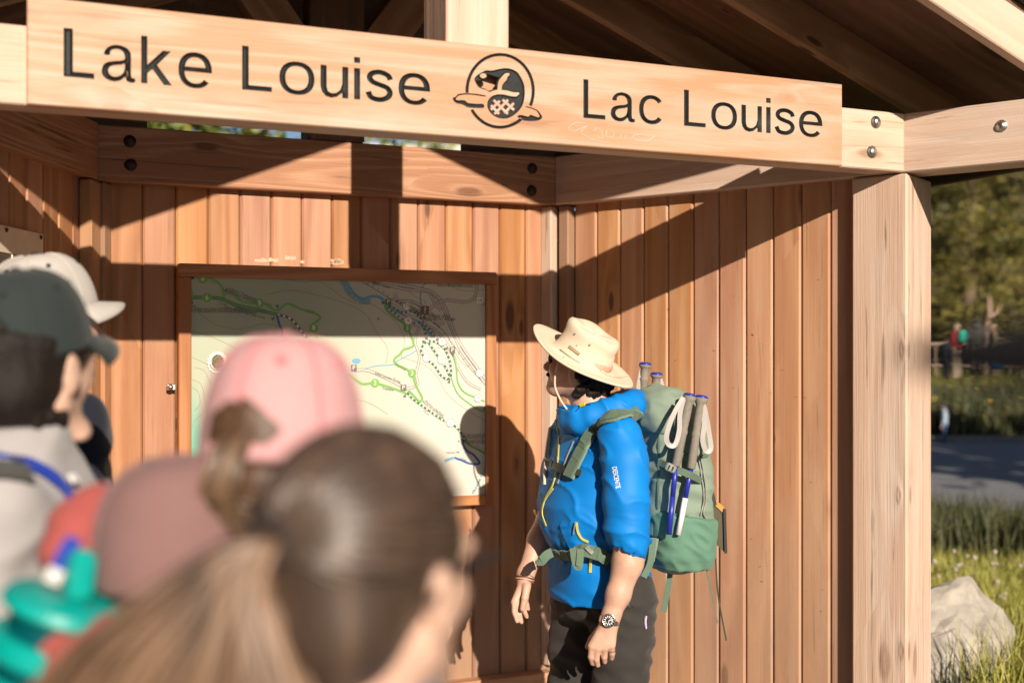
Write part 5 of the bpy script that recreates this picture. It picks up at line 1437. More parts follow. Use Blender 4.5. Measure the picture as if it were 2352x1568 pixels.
l_.stack((0, 0, 0), BD, PL, [(1.43, -.015, 0, .098, .138), (1.455, -.02, 0, .105, .145), (1.50, -.025, 0, .100, .140), (1.535, -.035, 0, .085, .125), (1.562, -.045, 0, .06, .10), (1.578, -.05, 0, .02, .05)], 2.6, 0)
l_.obj('lid', SAGE, pack, pdisp)
k_ = Vol((-.20, -.26, .95), (.22, .02, 1.20), .006)
k_.stack((0, 0, 0), BD, PL, [(.985, .025, .012, .088, .130), (1.02, .02, .012, .104, .146), (1.10, .018, .012, .112, .152), (1.172, .018, .012, .116, .154)], 3.0, 0)
k_.plane_cut((.0, 0, 1.165), np.array((.18, 0, 1)) / math.hypot(.18, 1)); k_.plane_cut((-.075, 0, 0), (-1, 0, -.0))
pocket = k_.obj('side_pocket', SAGED, pack, lambda Q: nz(Q @ np.array([[1, 0, .9], [0, 1, 0], [-.9, 0, 1]]), (10, 10, 22), 3.0, True) * .006)
kb_ = bvh_of(pocket)
Z9 = lambda p: (1404.7 + p[0] * .33754, 810.1 + p[1] * .33754)
surf_strip('pocket_hem', kb_, [(318, 1075), (400, 1095), (480, 1112), (590, 1108)], .008, SAGED, pack, .002, .003, Z9, PO)
surf_strip('seam', pb, [(318, 440), (325, 700), (320, 900), (318, 1060)], .006, WEB, pack, .002, .003, Z9, PO)
surf_strip('compression_strap', pb, [(325, 745), (370, 765)], .020, WEB, pack, .004, .003, Z9, PO)
surf_strip('compression_strap', pb, [(600, 700), (650, 690)], .012, WEB, pack, .004, .003, Z9, PO)
surf_strip('side_strap', pb, [(190, 380), (290, 440), (380, 470)], .022, SAGE, pack, .004, .004, Z9, PO)
surf_strip('elastic_cord', pb, [(580, 690), (600, 800), (615, 900), (625, 1000), (600, 1100)], .004, PLASTIC, pack, .006, .004, Z9, PO)
surf_strip('elastic_cord', pb, [(600, 720), (630, 880), (636, 1010), (615, 1080), (635, 1125)], .004, PLASTIC, pack, .006, .004, Z9, PO)
def PP(x, y, dy=0.0): return pix(x, y, ZM + dy) - PO
# strap that holds the poles, with its buckle
strap('pole_strap', [PP(1516, 1062, -.075), PP(1545, 1074, -.13), PP(1585, 1090, -.135), PP(1612, 1104, -.07)], .0215, .003, WEB, pack)
bk = bm_obj('buckle', box_bm(.034, .008, .026, .004), PLASTIC, pack); bk.matrix_basis = frame(PP(1541, 1074, -.142), (.9, 0, -.4))
for dx in (-.006, .006):
    b2 = bm_obj('buckle_slot', box_bm(.005, .004, .014, .001), BLACKP, pack); b2.matrix_basis = frame(PP(1541, 1074, -.1475) + Vector((dx, 0, -dx * .4)), (.9, 0, -.4))
# harness
def hs(name, pts, w, mat, th=.010, off=.006, z=None): return surf_strip(name, jb, pts, w, mat, pack_h, off, th, z or (lambda p: p))
pack_h = empty('harness', ORG - PO, 0, pack)
hs('shoulder_strap', [(1462, 950), (1430, 957), (1392, 966), (1366, 990), (1345, 1030), (1325, 1070), (1312, 1098)], .038, WEB, .012, .013)
hs('strap_edge', [(1462, 950), (1430, 957), (1392, 966), (1366, 990), (1345, 1030), (1325, 1070), (1312, 1098)], .043, SAGE, .008, .008)
hs('chest_strap', [(1262, 1058), (1285, 1072), (1310, 1084), (1340, 1088)], .020, DKWEB, .005, .012)
hs('chest_buckle', [(1276, 1064), (1290, 1076), (1302, 1082)], .026, BLACKP, .009, .016)
hs('hip_belt', [(1277, 1262), (1300, 1268), (1335, 1262), (1370, 1268), (1400, 1282)], .040, WEB, .006, .014)
hs('belt_buckle', [(1352, 1248), (1360, 1272)], .012, PLASTIC, .010, .022)
strap('belt_tail', [P(1268, 1268, -.10), P(1255, 1275, -.11), P(1243, 1288, -.11), P(1234, 1284, -.10)], .030, .003, WEB, pack_h, n=3)
strap('belt_loop', [P(1316, 1258, -.205), P(1322, 1292, -.215), P(1330, 1300, -.225), P(1334, 1260, -.21)], .022, .003, WEB, pack_h)
strap('load_strap', [P(1440, 955, -.16), P(1462, 940, -.10), P(1480, 935, -.05)], .022, .004, WEB, pack_h)
strap('hip_wing', [P(1400, 1282, -.19), P(1455, 1262, -.16), P(1505, 1262, -.08)], .075, .012, SAGE, pack_h)
strap('hanging_strap', [P(1500, 1236, -.13), P(1494, 1290, -.14), P(1478, 1325, -.15)], .020, .003, WEB, pack_h)
strap('hanging_strap', [PP(1540, 1308, .0), PP(1536, 1340, .0), PP(1530, 1375, .0), PP(1524, 1405, .0)], .018, .003, WEB, pack)
strap('hanging_strap', [PP(1625, 1130, .0), PP(1622, 1200, .0), PP(1621, 1290, .0), PP(1632, 1350, .0), PP(1648, 1430, .0)], .0045, .002, WEB, pack)
strap('hanging_strap', [PP(1640, 1200, .02), PP(1644, 1290, .02), PP(1650, 1370, .02), PP(1668, 1470, .02)], .005, .003, DKWEB, pack)
# dark pouch hanging at the rear
bm = bmesh.new()
po = [PP(1629, 1122, .05), PP(1640, 1145, .05), PP(1662, 1166, .05), PP(1667, 1270, .05), PP(1632, 1238, .05)]
f0 = [bm.verts.new(p) for p in po]; f1 = [bm.verts.new(p + Vector((0, .045, 0))) for p in po]
bm.faces.new(f0); bm.faces.new(f1[::-1])
for k in range(5): bm.faces.new((f0[k], f1[k], f1[(k + 1) % 5], f0[(k + 1) % 5]))
bmesh.ops.recalc_face_normals(bm, faces=bm.faces[:])
bm_obj('rear_pouch', bm, cloth('olive_pouch', (.075, .065, .04), .7), pack)
bm = bmesh.new(); po = [PP(1640, 1143, .045), PP(1663, 1164, .045), PP(1659, 1176, .045), PP(1640, 1158, .045)]
f0 = [bm.verts.new(p) for p in po]; f1 = [bm.verts.new(p + Vector((0, .004, 0))) for p in po]; bm.faces.new(f0); bm.faces.new(f1[::-1])
for k in range(4): bm.faces.new((f0[k], f1[k], f1[(k + 1) % 4], f0[(k + 1) % 4]))
bmesh.ops.recalc_face_normals(bm, faces=bm.faces[:]); bm_obj('pouch_flap', bm, cloth('orange_fabric', (.46, .24, .06), .7), pack)
strap('pouch_strap', [PP(1620, 1075, .03), PP(1630, 1120, .04), PP(1640, 1160, .04)], .02, .003, DKWEB, pack)
strap('pouch_edge', [PP(1664, 1168, .044), PP(1667, 1270, .044)], .009, .006, BLACKP, pack, n=3)

# trekking poles
def pole(label, top, gripend, end, dtop, dend, white, loop=None):
    o0 = pix(*end, ZM + dend); root = empty('trekking_pole', o0); tag(root, label, 'trekking pole', 'trekking poles on the backpack')
    A, Bq, Cq = pix(*top, ZM + dtop) - o0, pix(*gripend, ZM + (dtop + dend) / 2) - o0, Vector((0, 0, 0))
    d = (A - Bq).normalized(); L = (A - Bq).length
    ax = frame(Bq, d.orthogonal(), d)
    lathe('grip', [(.0125, 0), (.0145, .004), (.0145, L * .45), (.0165, L * .50), (.0135, L * .55), (.0150, L * .75), (.0145, L * .9), (.019, L * .95), (.022, L), (.020, L + .008), (.010, L + .013), (.001, L + .014)], CORK, root, 16, ax)
    lathe('grip_cap', [(.0205, L + .002), (.0215, L + .006), (.019, L + .010), (.012, L + .0125)], POLEB, root, 16, ax @ Matrix.Translation((.0, 0, 0)))
    m2 = Bq + (Cq - Bq) * .62
    tube('shaft', [Bq, m2], .0085, POLEB, root, 12)
    tube('lower_shaft', [m2, Cq + (Cq - Bq) * .4], .0088, POLEW if white else POLEB, root, 12)
    if loop:
        strap('wrist_strap', [pix(x, y, ZM + dtop + dd) - o0 for x, y, dd in loop], .015, .003, SILV, root, facing=(-.5, -.85, .1))
    return root
pole('blue trekking pole nearer the man, its grey strap loop hanging left', (1584, 912), (1552, 1070), (1541, 1182), -.13, -.135, False, [(1570, 912, -.02), (1548, 950, -.03), (1532, 995, -.035), (1534, 1018, -.035), (1550, 1022, -.03), (1560, 990, -.02), (1562, 950, -.01), (1570, 916, -.01)])
pole('blue and white trekking pole at the outer side of the pack', (1611, 916), (1587, 1076), (1566, 1184), -.12, -.125, True, [(1616, 928, -.01), (1618, 970, -.015), (1614, 1010, -.02), (1622, 1035, -.02), (1633, 1030, -.01), (1628, 990, .0), (1618, 935, .0)])
pole('grey gripped pole standing tallest behind the pack lid', (1482, 840), (1477, 900), (1477, 1100), .12, .13, False, [(1474, 850, 0), (1468, 880, 0), (1466, 905, .0)])
pole('shorter grey gripped pole beside it behind the pack lid', (1508, 863), (1505, 915), (1505, 1100), .14, .15, False, [(1516, 870, 0), (1522, 890, 0), (1522, 905, .0)])

# ------------------------------------------------------------------ the listening group: one standing figure, then individual heads, hats and clothes
I3 = np.eye(3)
def canon_body():
    v = Vol((-.36, -.22, -.01), (.36, .24, 1.74), .0065)
    Z = 1.56
    v.ell((0, -.012, Z + .036), (.078, .099, .094), I3, 0); v.ell((0, .03, Z - .02), (.056, .062, .084), I3, .03)
    v.cone((0, .045, Z - .06), (0, .072, Z - .087), .04, .026, .02)
    for s in (-1, 1):
        v.cone((s * .052, -.005, Z - .05), (s * .022, .06, Z - .09), .026, .02, .02); v.ell((s * .081, -.004, Z - .008), (.010, .019, .033), I3, .006); v.ell((s * .084, -.012, Z + .008), (.008, .012, .018), I3, .004)
        v.ell((s * .03, .078, Z + .028), (.03, .02, .014), I3, .015); v.ell((s * .033, .062, Z - .018), (.025, .028, .026), I3, .02)
    v.cone((0, .088, Z + .014), (0, .112, Z - .022), .008, .012, .01); v.ell((0, .088, Z - .056), (.022, .013, .012), I3, .008)
    v.cone((0, -.022, Z - .05), (0, -.035, Z - .20), .057, .062, .03)
    v.stack((0, -.02, 0), (1, 0, 0), (0, 1, 0), [(.84, 0, 0, .15, .10), (1.02, 0, 0, .13, .09), (1.24, 0, 0, .155, .105), (1.36, 0, 0, .16, .09), (1.42, 0, 0, .09, .06)], 2.1, .03)
    for s in (-1, 1):
        sh, el, wr = (s * .175, -.02, 1.36), (s * .225, -.04, 1.08), (s * .24, .05, .84)
        v.chain([sh, el, wr, (s * .24, .065, .79)], [.055, .044, .027, .026], .03)
        for k in range(4):
            a = (s * .236, .048 + .019 * k, .725 - .004 * abs(k - 1)); m = (s * .232, .052 + .019 * k, .685); e = (s * .220, .052 + .018 * k, .655 + .006 * abs(k - 1))
            v.cone((s * .24, .062 + .006 * k, .79), a, .017, .012, .01); v.cone(a, m, .0105, .0092, .003); v.cone(m, e, .0092, .008, .003)
        v.chain([(s * .236, .085, .775), (s * .222, .118, .735), (s * .215, .125, .705)], [.015, .0115, .009], .006)
        v.chain([(s * .09, -.01, .86), (s * .095, .0, .48), (s * .10, -.02, .09)], [.085, .055, .042], .04)
        v.cone((s * .10, -.03, .045), (s * .11, .12, .03), .042, .03, .02)
    return v
def canon_shirt(long=True, hood=False, collar=.0):
    v = Vol((-.36, -.24, .78), (.36, .24, 1.56), .008)
    v.stack((0, -.02, 0), (1, 0, 0), (0, 1, 0), [(.82, 0, 0, .175, .13), (1.02, 0, 0, .165, .12), (1.24, 0, 0, .18, .13), (1.36, 0, 0, .175, .11), (1.43, 0, 0, .10, .075), (1.465, 0, 0, .072, .068)], 2.2, 0)
    for s in (-1, 1):
        sh, el, wr = (s * .175, -.02, 1.36), (s * .225, -.04, 1.08), (s * .24, .045, .86)
        if long: v.chain([sh, el, wr], [.074, .062, .042], .04)
        else: v.chain([sh, (s * .215, -.035, 1.14)], [.076, .068], .04)
    if collar: 
        for k in range(12):
            a, b = 2 * math.pi * k / 12, 2 * math.pi * (k + 1) / 12
            v.cone((.068 * math.cos(a), -.03 + .066 * math.sin(a), 1.455 + .008 * math.sin(a)), (.068 * math.cos(b), -.03 + .066 * math.sin(b), 1.455 + .008 * math.sin(b)), collar, collar, .01)
    if hood:
        for k in range(14):
            a, b = 2 * math.pi * k / 14, 2 * math.pi * (k + 1) / 14; f = lambda t: (.115 * math.cos(t), -.06 + .085 * math.sin(t), 1.455 - .02 * math.sin(t))
            g = lambda t: .034 + .020 * max(0, -math.sin(t))
            v.cone(f(a), f(b), g(a), g(b), .03)
        v.ell((0, -.13, 1.40), (.10, .06, .07), I3, .04)
    v.cone((0, -.02, 1.56), (0, -.032, 1.44), .058, .060, 0, op='cut')
    return v
def fold(Q): return nz(Q @ np.array([[1, 0, .5], [0, 1, 0], [-.5, 0, 1]]), (8, 8, 15), 6.0, True) * .007 + nz(Q, (20, 20, 16), 3.0) * .003
def canon_trousers():
    v = Vol((-.24, -.20, .05), (.24, .18, .98), .010)
    v.stack((0, -.015, 0), (1, 0, 0), (0, 1, 0), [(.84, 0, 0, .165, .118), (.95, 0, 0, .155, .11)], 2.2, 0)
    for s in (-1, 1): v.chain([(s * .09, -.01, .86), (s * .095, .0, .48), (s * .10, -.02, .08)], [.098, .073, .062], .04)
    return v
def canon_shoes():
    v = Vol((-.2, -.14, -.02), (.2, .22, .14), .009)
    for s in (-1, 1): v.cone((s * .10, -.03, .045), (s * .112, .135, .038), .05, .038, .02); v.cone((s * .10, -.03, .06), (s * .10, -.03, .11), .05, .05, .02)
    v.plane_cut((0, 0, .003), (0, 0, -1)); return v
BASE = {}
def base(kind):
    if kind not in BASE:
        f = {'body': lambda: canon_body().obj('body', SKIN), 'long': lambda: canon_shirt(True, False, .012).obj('shirt', SAGE, None, fold), 'hood': lambda: canon_shirt(True, True).obj('jacket', SAGE, None, fold),
             'trousers': lambda: canon_trousers().obj('trousers', TROUS, None, fold), 'shoes': lambda: canon_shoes().obj('shoes', BOOT)}[kind]
        o = f(); BASE[kind] = o.data; bpy.data.objects.remove(o)
    return BASE[kind]
def wear(kind, name, mat, parent):
    o = bpy.data.objects.new(name, base(kind)); link(o, parent)
    o.material_slots[0].link = 'OBJECT'; o.material_slots[0].material = mat
    return o
HZ = 1.56
TURN = {}
def turned(o, parent):
    if parent.name in TURN:
        o.matrix_basis = Matrix.Translation((0, -.02, 0)) @ Matrix.Rotation(TURN[parent.name], 4, 'Z') @ Matrix.Translation((0, .02, 0)) @ o.matrix_basis
    return o
def figure(label, px, py, z, yaw_deg, shirt, shirtm, trm, skin=SKIN, turn=0, group=None):
    """a standing person whose head centre the photograph shows at (px, py), depth z, facing yaw to the right of straight away"""
    hc = pix(px, py, z); s = hc.z / HZ
    root = empty('person', (hc.x, hc.y, 0), -R(yaw_deg)); root.scale = (s, s, s); tag(root, label, 'person', group)
    b = wear('body', 'body', skin, root); wear('trousers', 'trousers', trm, root); wear('shoes', 'shoes', BOOT, root)
    root['turn'] = 0
    if turn:                      # the head is turned on the neck (to the left for positive angles)
        b.data = b.data.copy(); me = b.data
        co = np.empty(len(me.vertices) * 3, np.float32); me.vertices.foreach_get('co', co); co = co.reshape(-1, 3)
        f = np.clip((co[:, 2] - 1.40) / .09, 0, 1) * R(turn); c, s_ = np.cos(f), np.sin(f); x, y = co[:, 0].copy(), co[:, 1] + .02
        co[:, 0], co[:, 1] = x * c - y * s_, x * s_ + y * c - .02; me.vertices.foreach_set('co', co.ravel()); me.update()
        b.material_slots[0].link = 'OBJECT'; b.material_slots[0].material = skin
        TURN[root.name] = R(turn)
    wear(shirt, 'jacket' if shirt == 'hood' else 'shirt', shirtm, root)
    return root

def cap(parent, mat, seam, eye, z0=.030, pitch=-6, roll=0, opening=True, strapm=None, brimL=.078, brimm=None, sx=1.0, Hh=.120, er=.0055, hw=36, ht=.40):
    """a six-panel baseball cap in the head frame (forward +y)"""
    A, B = .090 * sx, .104 * sx
    mt = Matrix.Translation((0, -.006, HZ + z0)) @ Matrix.Rotation(R(roll), 4, 'Y') @ Matrix.Rotation(R(pitch), 4, 'X')
    def pt(az, t, off=0.0):     # az from the back (0) round; t 0 rim .. 1 crown
        ph = t * math.pi / 2; c = math.cos(ph) ** .62; h = Hh * math.sin(ph) ** .95
        a = az - math.pi / 2
        q = 1 - .010 * abs(math.cos(3 * az)) ** 6
        return Vector(((A + off) * c * math.cos(a) * q, (B + off) * c * math.sin(a) * q, h + off * math.sin(ph)))
    n, m = 132, 30
    def hole(az, t):
        d = abs((az + math.pi) % (2 * math.pi) - math.pi); x = d / R(hw)
        return opening and x < 1 and t > .07 and t < .07 + ht * math.sqrt(1 - x * x)
    bm = bmesh.new(); vv = [[bm.verts.new(pt(2 * math.pi * k / n, j / m)) for k in range(n)] for j in range(m)]
    top = bm.verts.new(pt(0, 1))
    for j in range(m - 1):
        for k in range(n):
            if hole(2 * math.pi * (k + .5) / n, (j + .5) / m): continue
            bm.faces.new((vv[j][k], vv[j][(k + 1) % n], vv[j + 1][(k + 1) % n], vv[j + 1][k]))
    for k in range(n): bm.faces.new((vv[m - 1][k], vv[m - 1][(k + 1) % n], top))
    for f in bm.faces: f.smooth = True
    o = bm_obj('cap', bm, mat, parent); o.matrix_basis = mt; turned(o, parent)
    sd = o.modifiers.new('thickness', 'SOLIDIFY'); sd.thickness = .003; sd.offset = 1
    bm = bmesh.new()
    for k in range(6):
        az = 2 * math.pi * (k + .0) / 6
        t0 = ht + .10 if (k == 0 and opening) else .02
        tube('x', [pt(az, t0 + (1 - t0) * i / 10, .0035) for i in range(10)], .0022, seam, n=5, bm=bm)
    bm_obj('seam', bm, seam, o)
    for k in range(6):
        bm = bmesh.new()
        az = 2 * math.pi * (k + .5) / 6; p = pt(az, .56, .003); nn = (p - pt(az, .56, -.01)).normalized()
        bmesh.ops.create_cone(bm, cap_ends=True, segments=12, radius1=er, radius2=er * .75, depth=.004, matrix=frame(p, nn.orthogonal(), nn))
        bm_obj('eyelet', bm, eye, o)
    b_ = lathe('button', [(.008, 0), (.0075, .004), (.004, .006), (.0005, .0065)], eye, o, 12, Matrix.Translation((0, 0, Hh + .002)))
    # brim
    bm = bmesh.new(); rows = []
    for i in range(17):
        a = R(-68 + 136 * i / 16); s, c = math.sin(a), math.cos(a)
        r0 = Vector((A * 1.0 * s, B * c, .004)); out = brimL * (math.cos(a * 1.05) ** .55)
        rows.append([bm.verts.new(r0 + Vector((s * out * f * .25, out * f, -.010 * f * (1 + .9 * abs(s)) - .026 * s * s * f))) for f in (0, .35, .7, 1)])
    for a, c in zip(rows, rows[1:]):
        for k in range(3): bm.faces.new((a[k], c[k], c[k + 1], a[k + 1]))
    for f in bm.faces: f.smooth = True
    br = bm_obj('brim', bm, brimm or mat, o); s2 = br.modifiers.new('thickness', 'SOLIDIFY'); s2.thickness = .004; s2.offset = 0
    if strapm: strap('back_strap', [pt(R(a), .045, .004) for a in range(-38, 39, 8)], .016, .003, strapm, o, facing=lambda p: Vector((p.x, p.y, 0)))
    return o, pt
def short_hair(parent, mat, low=-.085, capz=.045, thick=.010):
    v = Vol((-.13, -.15, HZ - .15), (.13, .15, HZ + .16), .006)
    v.ell((0, -.018, HZ + .038), (.080 + thick, .100 + thick, .094 + thick), I3, 0)
    v.ell((0, -.050, HZ - .035), (.066 + thick, .058 + thick, .060), I3, .03)
    v.ell((0, .085, HZ - .045), (.11, .085, .085), I3, 0, op='cut')
    for s in (-1, 1):
        v.ell((s * .098, .015, HZ - .035), (.034, .036, .045), I3, 0, op='cut')
    if capz: v.plane_cut((0, -.02, HZ + capz), (0, .1, 1))
    if capz: v.ell((0, -.016, HZ + .034), (.080, .1005, .094), I3, 0)
    rs = random.Random(8)
    for k in range(26):
        a = R(-180 + 360 * k / 26); x, y = math.sin(a), -math.cos(a)
        if y > -.1: continue
        v.cone((x * .07, y * .09, HZ - .07), (x * .066 + rs.uniform(-.006, .006), y * .082, HZ + low + rs.uniform(-.022, .006)), .012, .004, .006)
    return turned(v.obj('hair', mat, parent, lambda Q: nz(Q, (60, 60, 14), 2.0) * (.004 if not capz else .0022)), parent)

NAVY = cloth('navy_fabric', (.008, .011, .022), .8)
GREYS = cloth('light_grey_knit', (.33, .315, .31), .9)
CORAL = cloth('coral_fleece', (.34, .075, .066), .85)
DARKG = cloth('dark_green_cotton', (.020, .028, .027), .85)
WHITEC = cloth('off_white_cotton', (.42, .395, .36), .85)
PINK = cloth('pink_cotton', (.52, .285, .29), .85)
PINKD = cloth('deep_pink_stitching', (.50, .17, .19), .85)
MAUVE = cloth('mauve_cotton', (.20, .112, .105), .85)
BLACKC = cloth('black_fabric', (.004, .004, .005), 1.0, sheen=0)
BRASS = plain('brass', (.62, .50, .26), .35, metal=1.0)
DENIM = cloth('dark_denim', (.03, .04, .07), .85)
GRP = 'visitors gathered in front of the kiosk'

# man in the dark green cap
g = figure('man in dark green cap and light grey jumper, cut off by the left edge', 78, 846, 1.95, 82, 'long', GREYS, DENIM, SKIN2, 62, GRP)
short_hair(g, HAIRD, -.105)
co, pt = cap(g, DARKG, cloth('green_stitching', (.022, .030, .028)), plain('dark_eyelet', (.012, .016, .016), .6), .026, 11, 0, True, DARKG, .060, None, 1.0)
bk_ = bm_obj('buckle', box_bm(.032, .004, .010, .002), BRASS, co); bk_.matrix_basis = frame(pt(R(18), .05, .008), (1, .25, .05), (0, 0, 1))
for a_, t_e in ((40, .12), (42, .02)):
    p_ = pt(R(a_), t_e + .03, .005); lathe('stud', [(.005, 0), (.004, .003), (.0005, .0035)], BRASS, co, 10, frame(p_, Vector((p_.y, -p_.x, 0)), Vector((p_.x, p_.y, 0))))
def fig_bvh(root, kinds):
    bpy.context.view_layer.update(); V, Fc = [], []
    for c in root.children:
        if c.name.split('.')[0] in kinds:
            n0 = len(V); mw = c.matrix_world
            V += [mw @ q.co for q in c.data.vertices]; Fc += [tuple(i + n0 for i in p.vertices) for p in c.data.polygons]
    return BVHTree.FromPolygons(V, Fc)
WO = Vector((0, 0, 0))
gb = fig_bvh(g, ('shirt',))
BLUES = cloth('royal_blue_webbing', (.008, .035, .30), .6)
holder = empty('sling', (0, 0, 0), 0, None); tag(holder, 'royal blue shoulder strap with grey lining over the light grey jumper', 'bag strap')
surf_strip('strap', gb, [(-210, 1240), (-170, 1150), (-120, 1085), (-70, 1063), (-30, 1060), (10, 1064), (60, 1075), (105, 1098), (140, 1130), (165, 1175), (178, 1215), (182, 1260)], .020, BLUES, holder, .010, .006, org=WO)
surf_strip('strap_lining', gb, [(-60, 1085), (-20, 1084), (20, 1086), (60, 1096)], .030, cloth('charcoal_lining', (.06, .06, .055)), holder, .006, .005, org=WO)
surf_strip('strap_slider', gb, [(145, 1100), (152, 1112), (158, 1122)], .016, plain('white_plastic', (.62, .62, .60), .4), holder, .014, .006, org=WO)

# man in the off-white cap behind him
w = figure('man in off-white cap and navy jacket standing behind the green capped visitor', 108, 750, 2.75, 50, 'long', NAVY, DENIM, SKIN, group=GRP)
short_hair(w, HAIRD)
cap(w, WHITEC, cloth('cream_stitching', (.42, .39, .35)), plain('dark_eyelet', (.012, .016, .016), .6), .030, 10, 0, True, WHITEC, .058, None, 1.0, .112)

def hairmat(name, c1, c2, c3, rough=.34):
    t = NT(name); tc = t.n('ShaderNodeTexCoord').outputs['Object']; ri = t.n('ShaderNodeNewGeometry').outputs['Random Per Island']
    f = t.noise(t.scale(tc, (30, 30, 6)), 1.0, 3)
    c = t.mix(ri, c1, c2); c = t.mix(t.ramp(f, [(.5, 0), (.72, 1)]), c, c3)
    t.l(c, t.b.inputs['Base Color']); t.b.inputs['Roughness'].default_value = rough; t.b.inputs['Specular IOR Level'].default_value = .85
    return t.m
# woman in the pink cap, ponytail through the back
pk = figure('woman in pink baseball cap with brown ponytail pulled through its back opening', 672, 1066, 1.46, 79, 'long', cloth('teal_shirt', (.10, .20, .22)), DENIM, SKIN2, 60, GRP)
HAIRB = plain('chestnut_hair', (.085, .045, .025), .38, noise_amt=.5, nscale=90, bump=.5, bscale=240)
short_hair(pk, HAIRB, -.05, -.012, .0)
cap(pk, PINK, PINKD, PINKD, .004, -4, 0, True, PINK, .075, None, 1.03, .148, .0085, 19, .17)

def strands(name, mat, parent, roots, ends_fn, n=6, r0=.0028, r1=.0012, seg=8):
    bm = bmesh.new()
    for i, rt in enumerate(roots):
        pts = smooth_path(ends_fn(i, rt), 3)
        tube('x', pts, [r0 + (r1 - r0) * k / (len(pts) - 1) for k in range(len(pts))], mat, n=4, bm=bm)
    for f in bm.faces: f.smooth = True
    return bm_obj(name, bm, mat, parent)
HAIRP = hairmat('chestnut_lengths', (.045, .026, .015), (.21, .125, .07), (.02, .012, .008), .42)
rs = random.Random(12)
def pink_tail(i, rt):
    a = rs.uniform(0, 6.28); r = rs.uniform(0, .021); c, s = math.cos(a) * r, math.sin(a) * r
    return [(c * .5, -.070, HZ + .032 + s * .3), (c, -.113, HZ + .030 + s * .5), (c * 1.1, -.138, HZ + .000 + s * .8), (c * 1.3 - .006, -.136 - s * .4, HZ - .030), (c * 1.3 + rs.uniform(-.02, .02), -.118, HZ - .05 + rs.uniform(-.03, .02))]
turned(strands('ponytail', HAIRP, pk, range(150), pink_tail, r0=.0036), pk)
turned(strap('ear_mask_loop', [(-.080, .0, HZ + .01), (-.088, -.01, HZ - .01), (-.084, -.012, HZ - .03), (-.078, .0, HZ - .04)], .012, .004, plain('white_plastic', (.62, .62, .60), .4), pk), pk)

# coral hooded person in a mauve cap, dark rucksack with the teal bottle
mv = figure('visitor in mauve cap and coral hooded jacket just behind the nearest woman', 432, 1318, 1.42, 55, 'hood', CORAL, DENIM, SKIN2, 0, GRP)
short_hair(mv, HAIRB, -.03, -.035, .0)
cap(mv, MAUVE, cloth('mauve_stitching', (.24, .115, .115)), cloth('mauve_stitching', (.24, .115, .115)), .004, 7, 3, False, None, .07, None, 1.05, .145)
hp_ = lambda x, y, z: (mv.matrix_basis.inverted() @ pix(x, y, z))
mv.matrix_basis = Matrix.LocRotScale(mv.location, mv.rotation_euler, mv.scale)
hv = Vol((-.45, -.45, 1.15), (.45, .45, 1.80), .008)
hv.chain([hp_(x, y, z) for x, y, z in ((165, 1275, 1.45), (182, 1205, 1.47), (228, 1162, 1.48), (280, 1180, 1.47), (330, 1255, 1.43), (385, 1330, 1.38), (455, 1362, 1.36))], [.036, .030, .028, .032, .030, .027, .027], .02)
hv.chain([hp_(x, y, z) for x, y, z in ((190, 1250, 1.46), (250, 1300, 1.44), (320, 1345, 1.40), (390, 1385, 1.38))], [.03, .034, .03, .03], .03)
hv.obj('hood', CORAL, mv, fold)
mp_root = empty('rucksack', mv.location[:], mv.rotation_euler.z); mp_root.scale = mv.scale
tag(mp_root, 'dark green rucksack on the back of the coral jacket', 'backpack')
RUCK = cloth('dark_green_nylon', (.040, .048, .040), .6)
v = Vol((-.24, -.45, .85), (.24, -.05, 1.46), .009)
v.stack((0, -.255, 0), (1, 0, 0), (0, 1, 0), [(.88, 0, 0, .13, .08), (.95, 0, 0, .155, .11), (1.15, 0, 0, .16, .12), (1.30, 0, 0, .145, .10), (1.37, 0, .02, .11, .06)], 3, 0)
v.obj('bag', RUCK, mp_root, fold)
for s in (-1, 1): strap('shoulder_strap', [(s * .10, -.17, 1.34), (s * .11, -.06, 1.435), (s * .115, .06, 1.40), (s * .125, .13, 1.25), (s * .14, .10, 1.05), (s * .15, -.10, .98)], .05, .012, RUCK, mp_root, facing=lambda p: Vector((0, p.y + .02, p.z - 1.15)))
v = Vol((-.30, -.36, .86), (.32, -.12, 1.20), .009)
v.stack((-.175, -.24, 0), (1, 0, 0), (0, 1, 0), [(.90, 0, 0, .05, .06), (1.12, 0, 0, .058, .066)], 2.2, 0); v.obj('side_pocket', RUCK, mp_root)
# teal drinking bottle
TEAL = plain('teal_plastic', (.0, .32, .28), .4, coat=.0, noise_amt=.05, nscale=20)
TEALD = plain('dark_teal_plastic', (.0, .075, .085), .3, coat=.3)
BZ = 1.33
bo_ = pix(60, 1660, BZ); bt_ = pix(150, 1402, BZ)
bottle = empty('water_bottle', bo_); tag(bottle, 'teal plastic drinking bottle with flip spout at the lower left corner', 'bottle')
ax_ = (bt_ - bo_).normalized(); LB_ = (bt_ - bo_).length; bm_ = frame((0, 0, 0), Vector((1, 0, 0)), ax_); bm_ = frame((0, 0, 0), ax_.orthogonal(), ax_) @ Matrix.Diagonal((1.18, 1.18, 1, 1))
lathe('flask', [(.040, -.06), (.048, -.05), (.052, 0), (.052, LB_ - .088), (.047, LB_ - .078)], TEAL, bottle, 44, bm_, False)
lathe('neck_gap', [(.045, LB_ - .082), (.045, LB_ - .050)], TEALD, bottle, 44, bm_, False)
lathe('collar_ring', [(.0555, LB_ - .056), (.058, LB_ - .052), (.058, LB_ - .034), (.054, LB_ - .030)], TEAL, bottle, 44, bm_, False)
lathe('lid_gap', [(.046, LB_ - .034), (.046, LB_ - .001)], TEALD, bottle, 44, bm_, False)
lathe('lid', [(.056, LB_ - .002), (.059, LB_ + .003), (.055, LB_ + .012), (.036, LB_ + .019), (.001, LB_ + .020)], TEAL, bottle, 44, bm_, False)
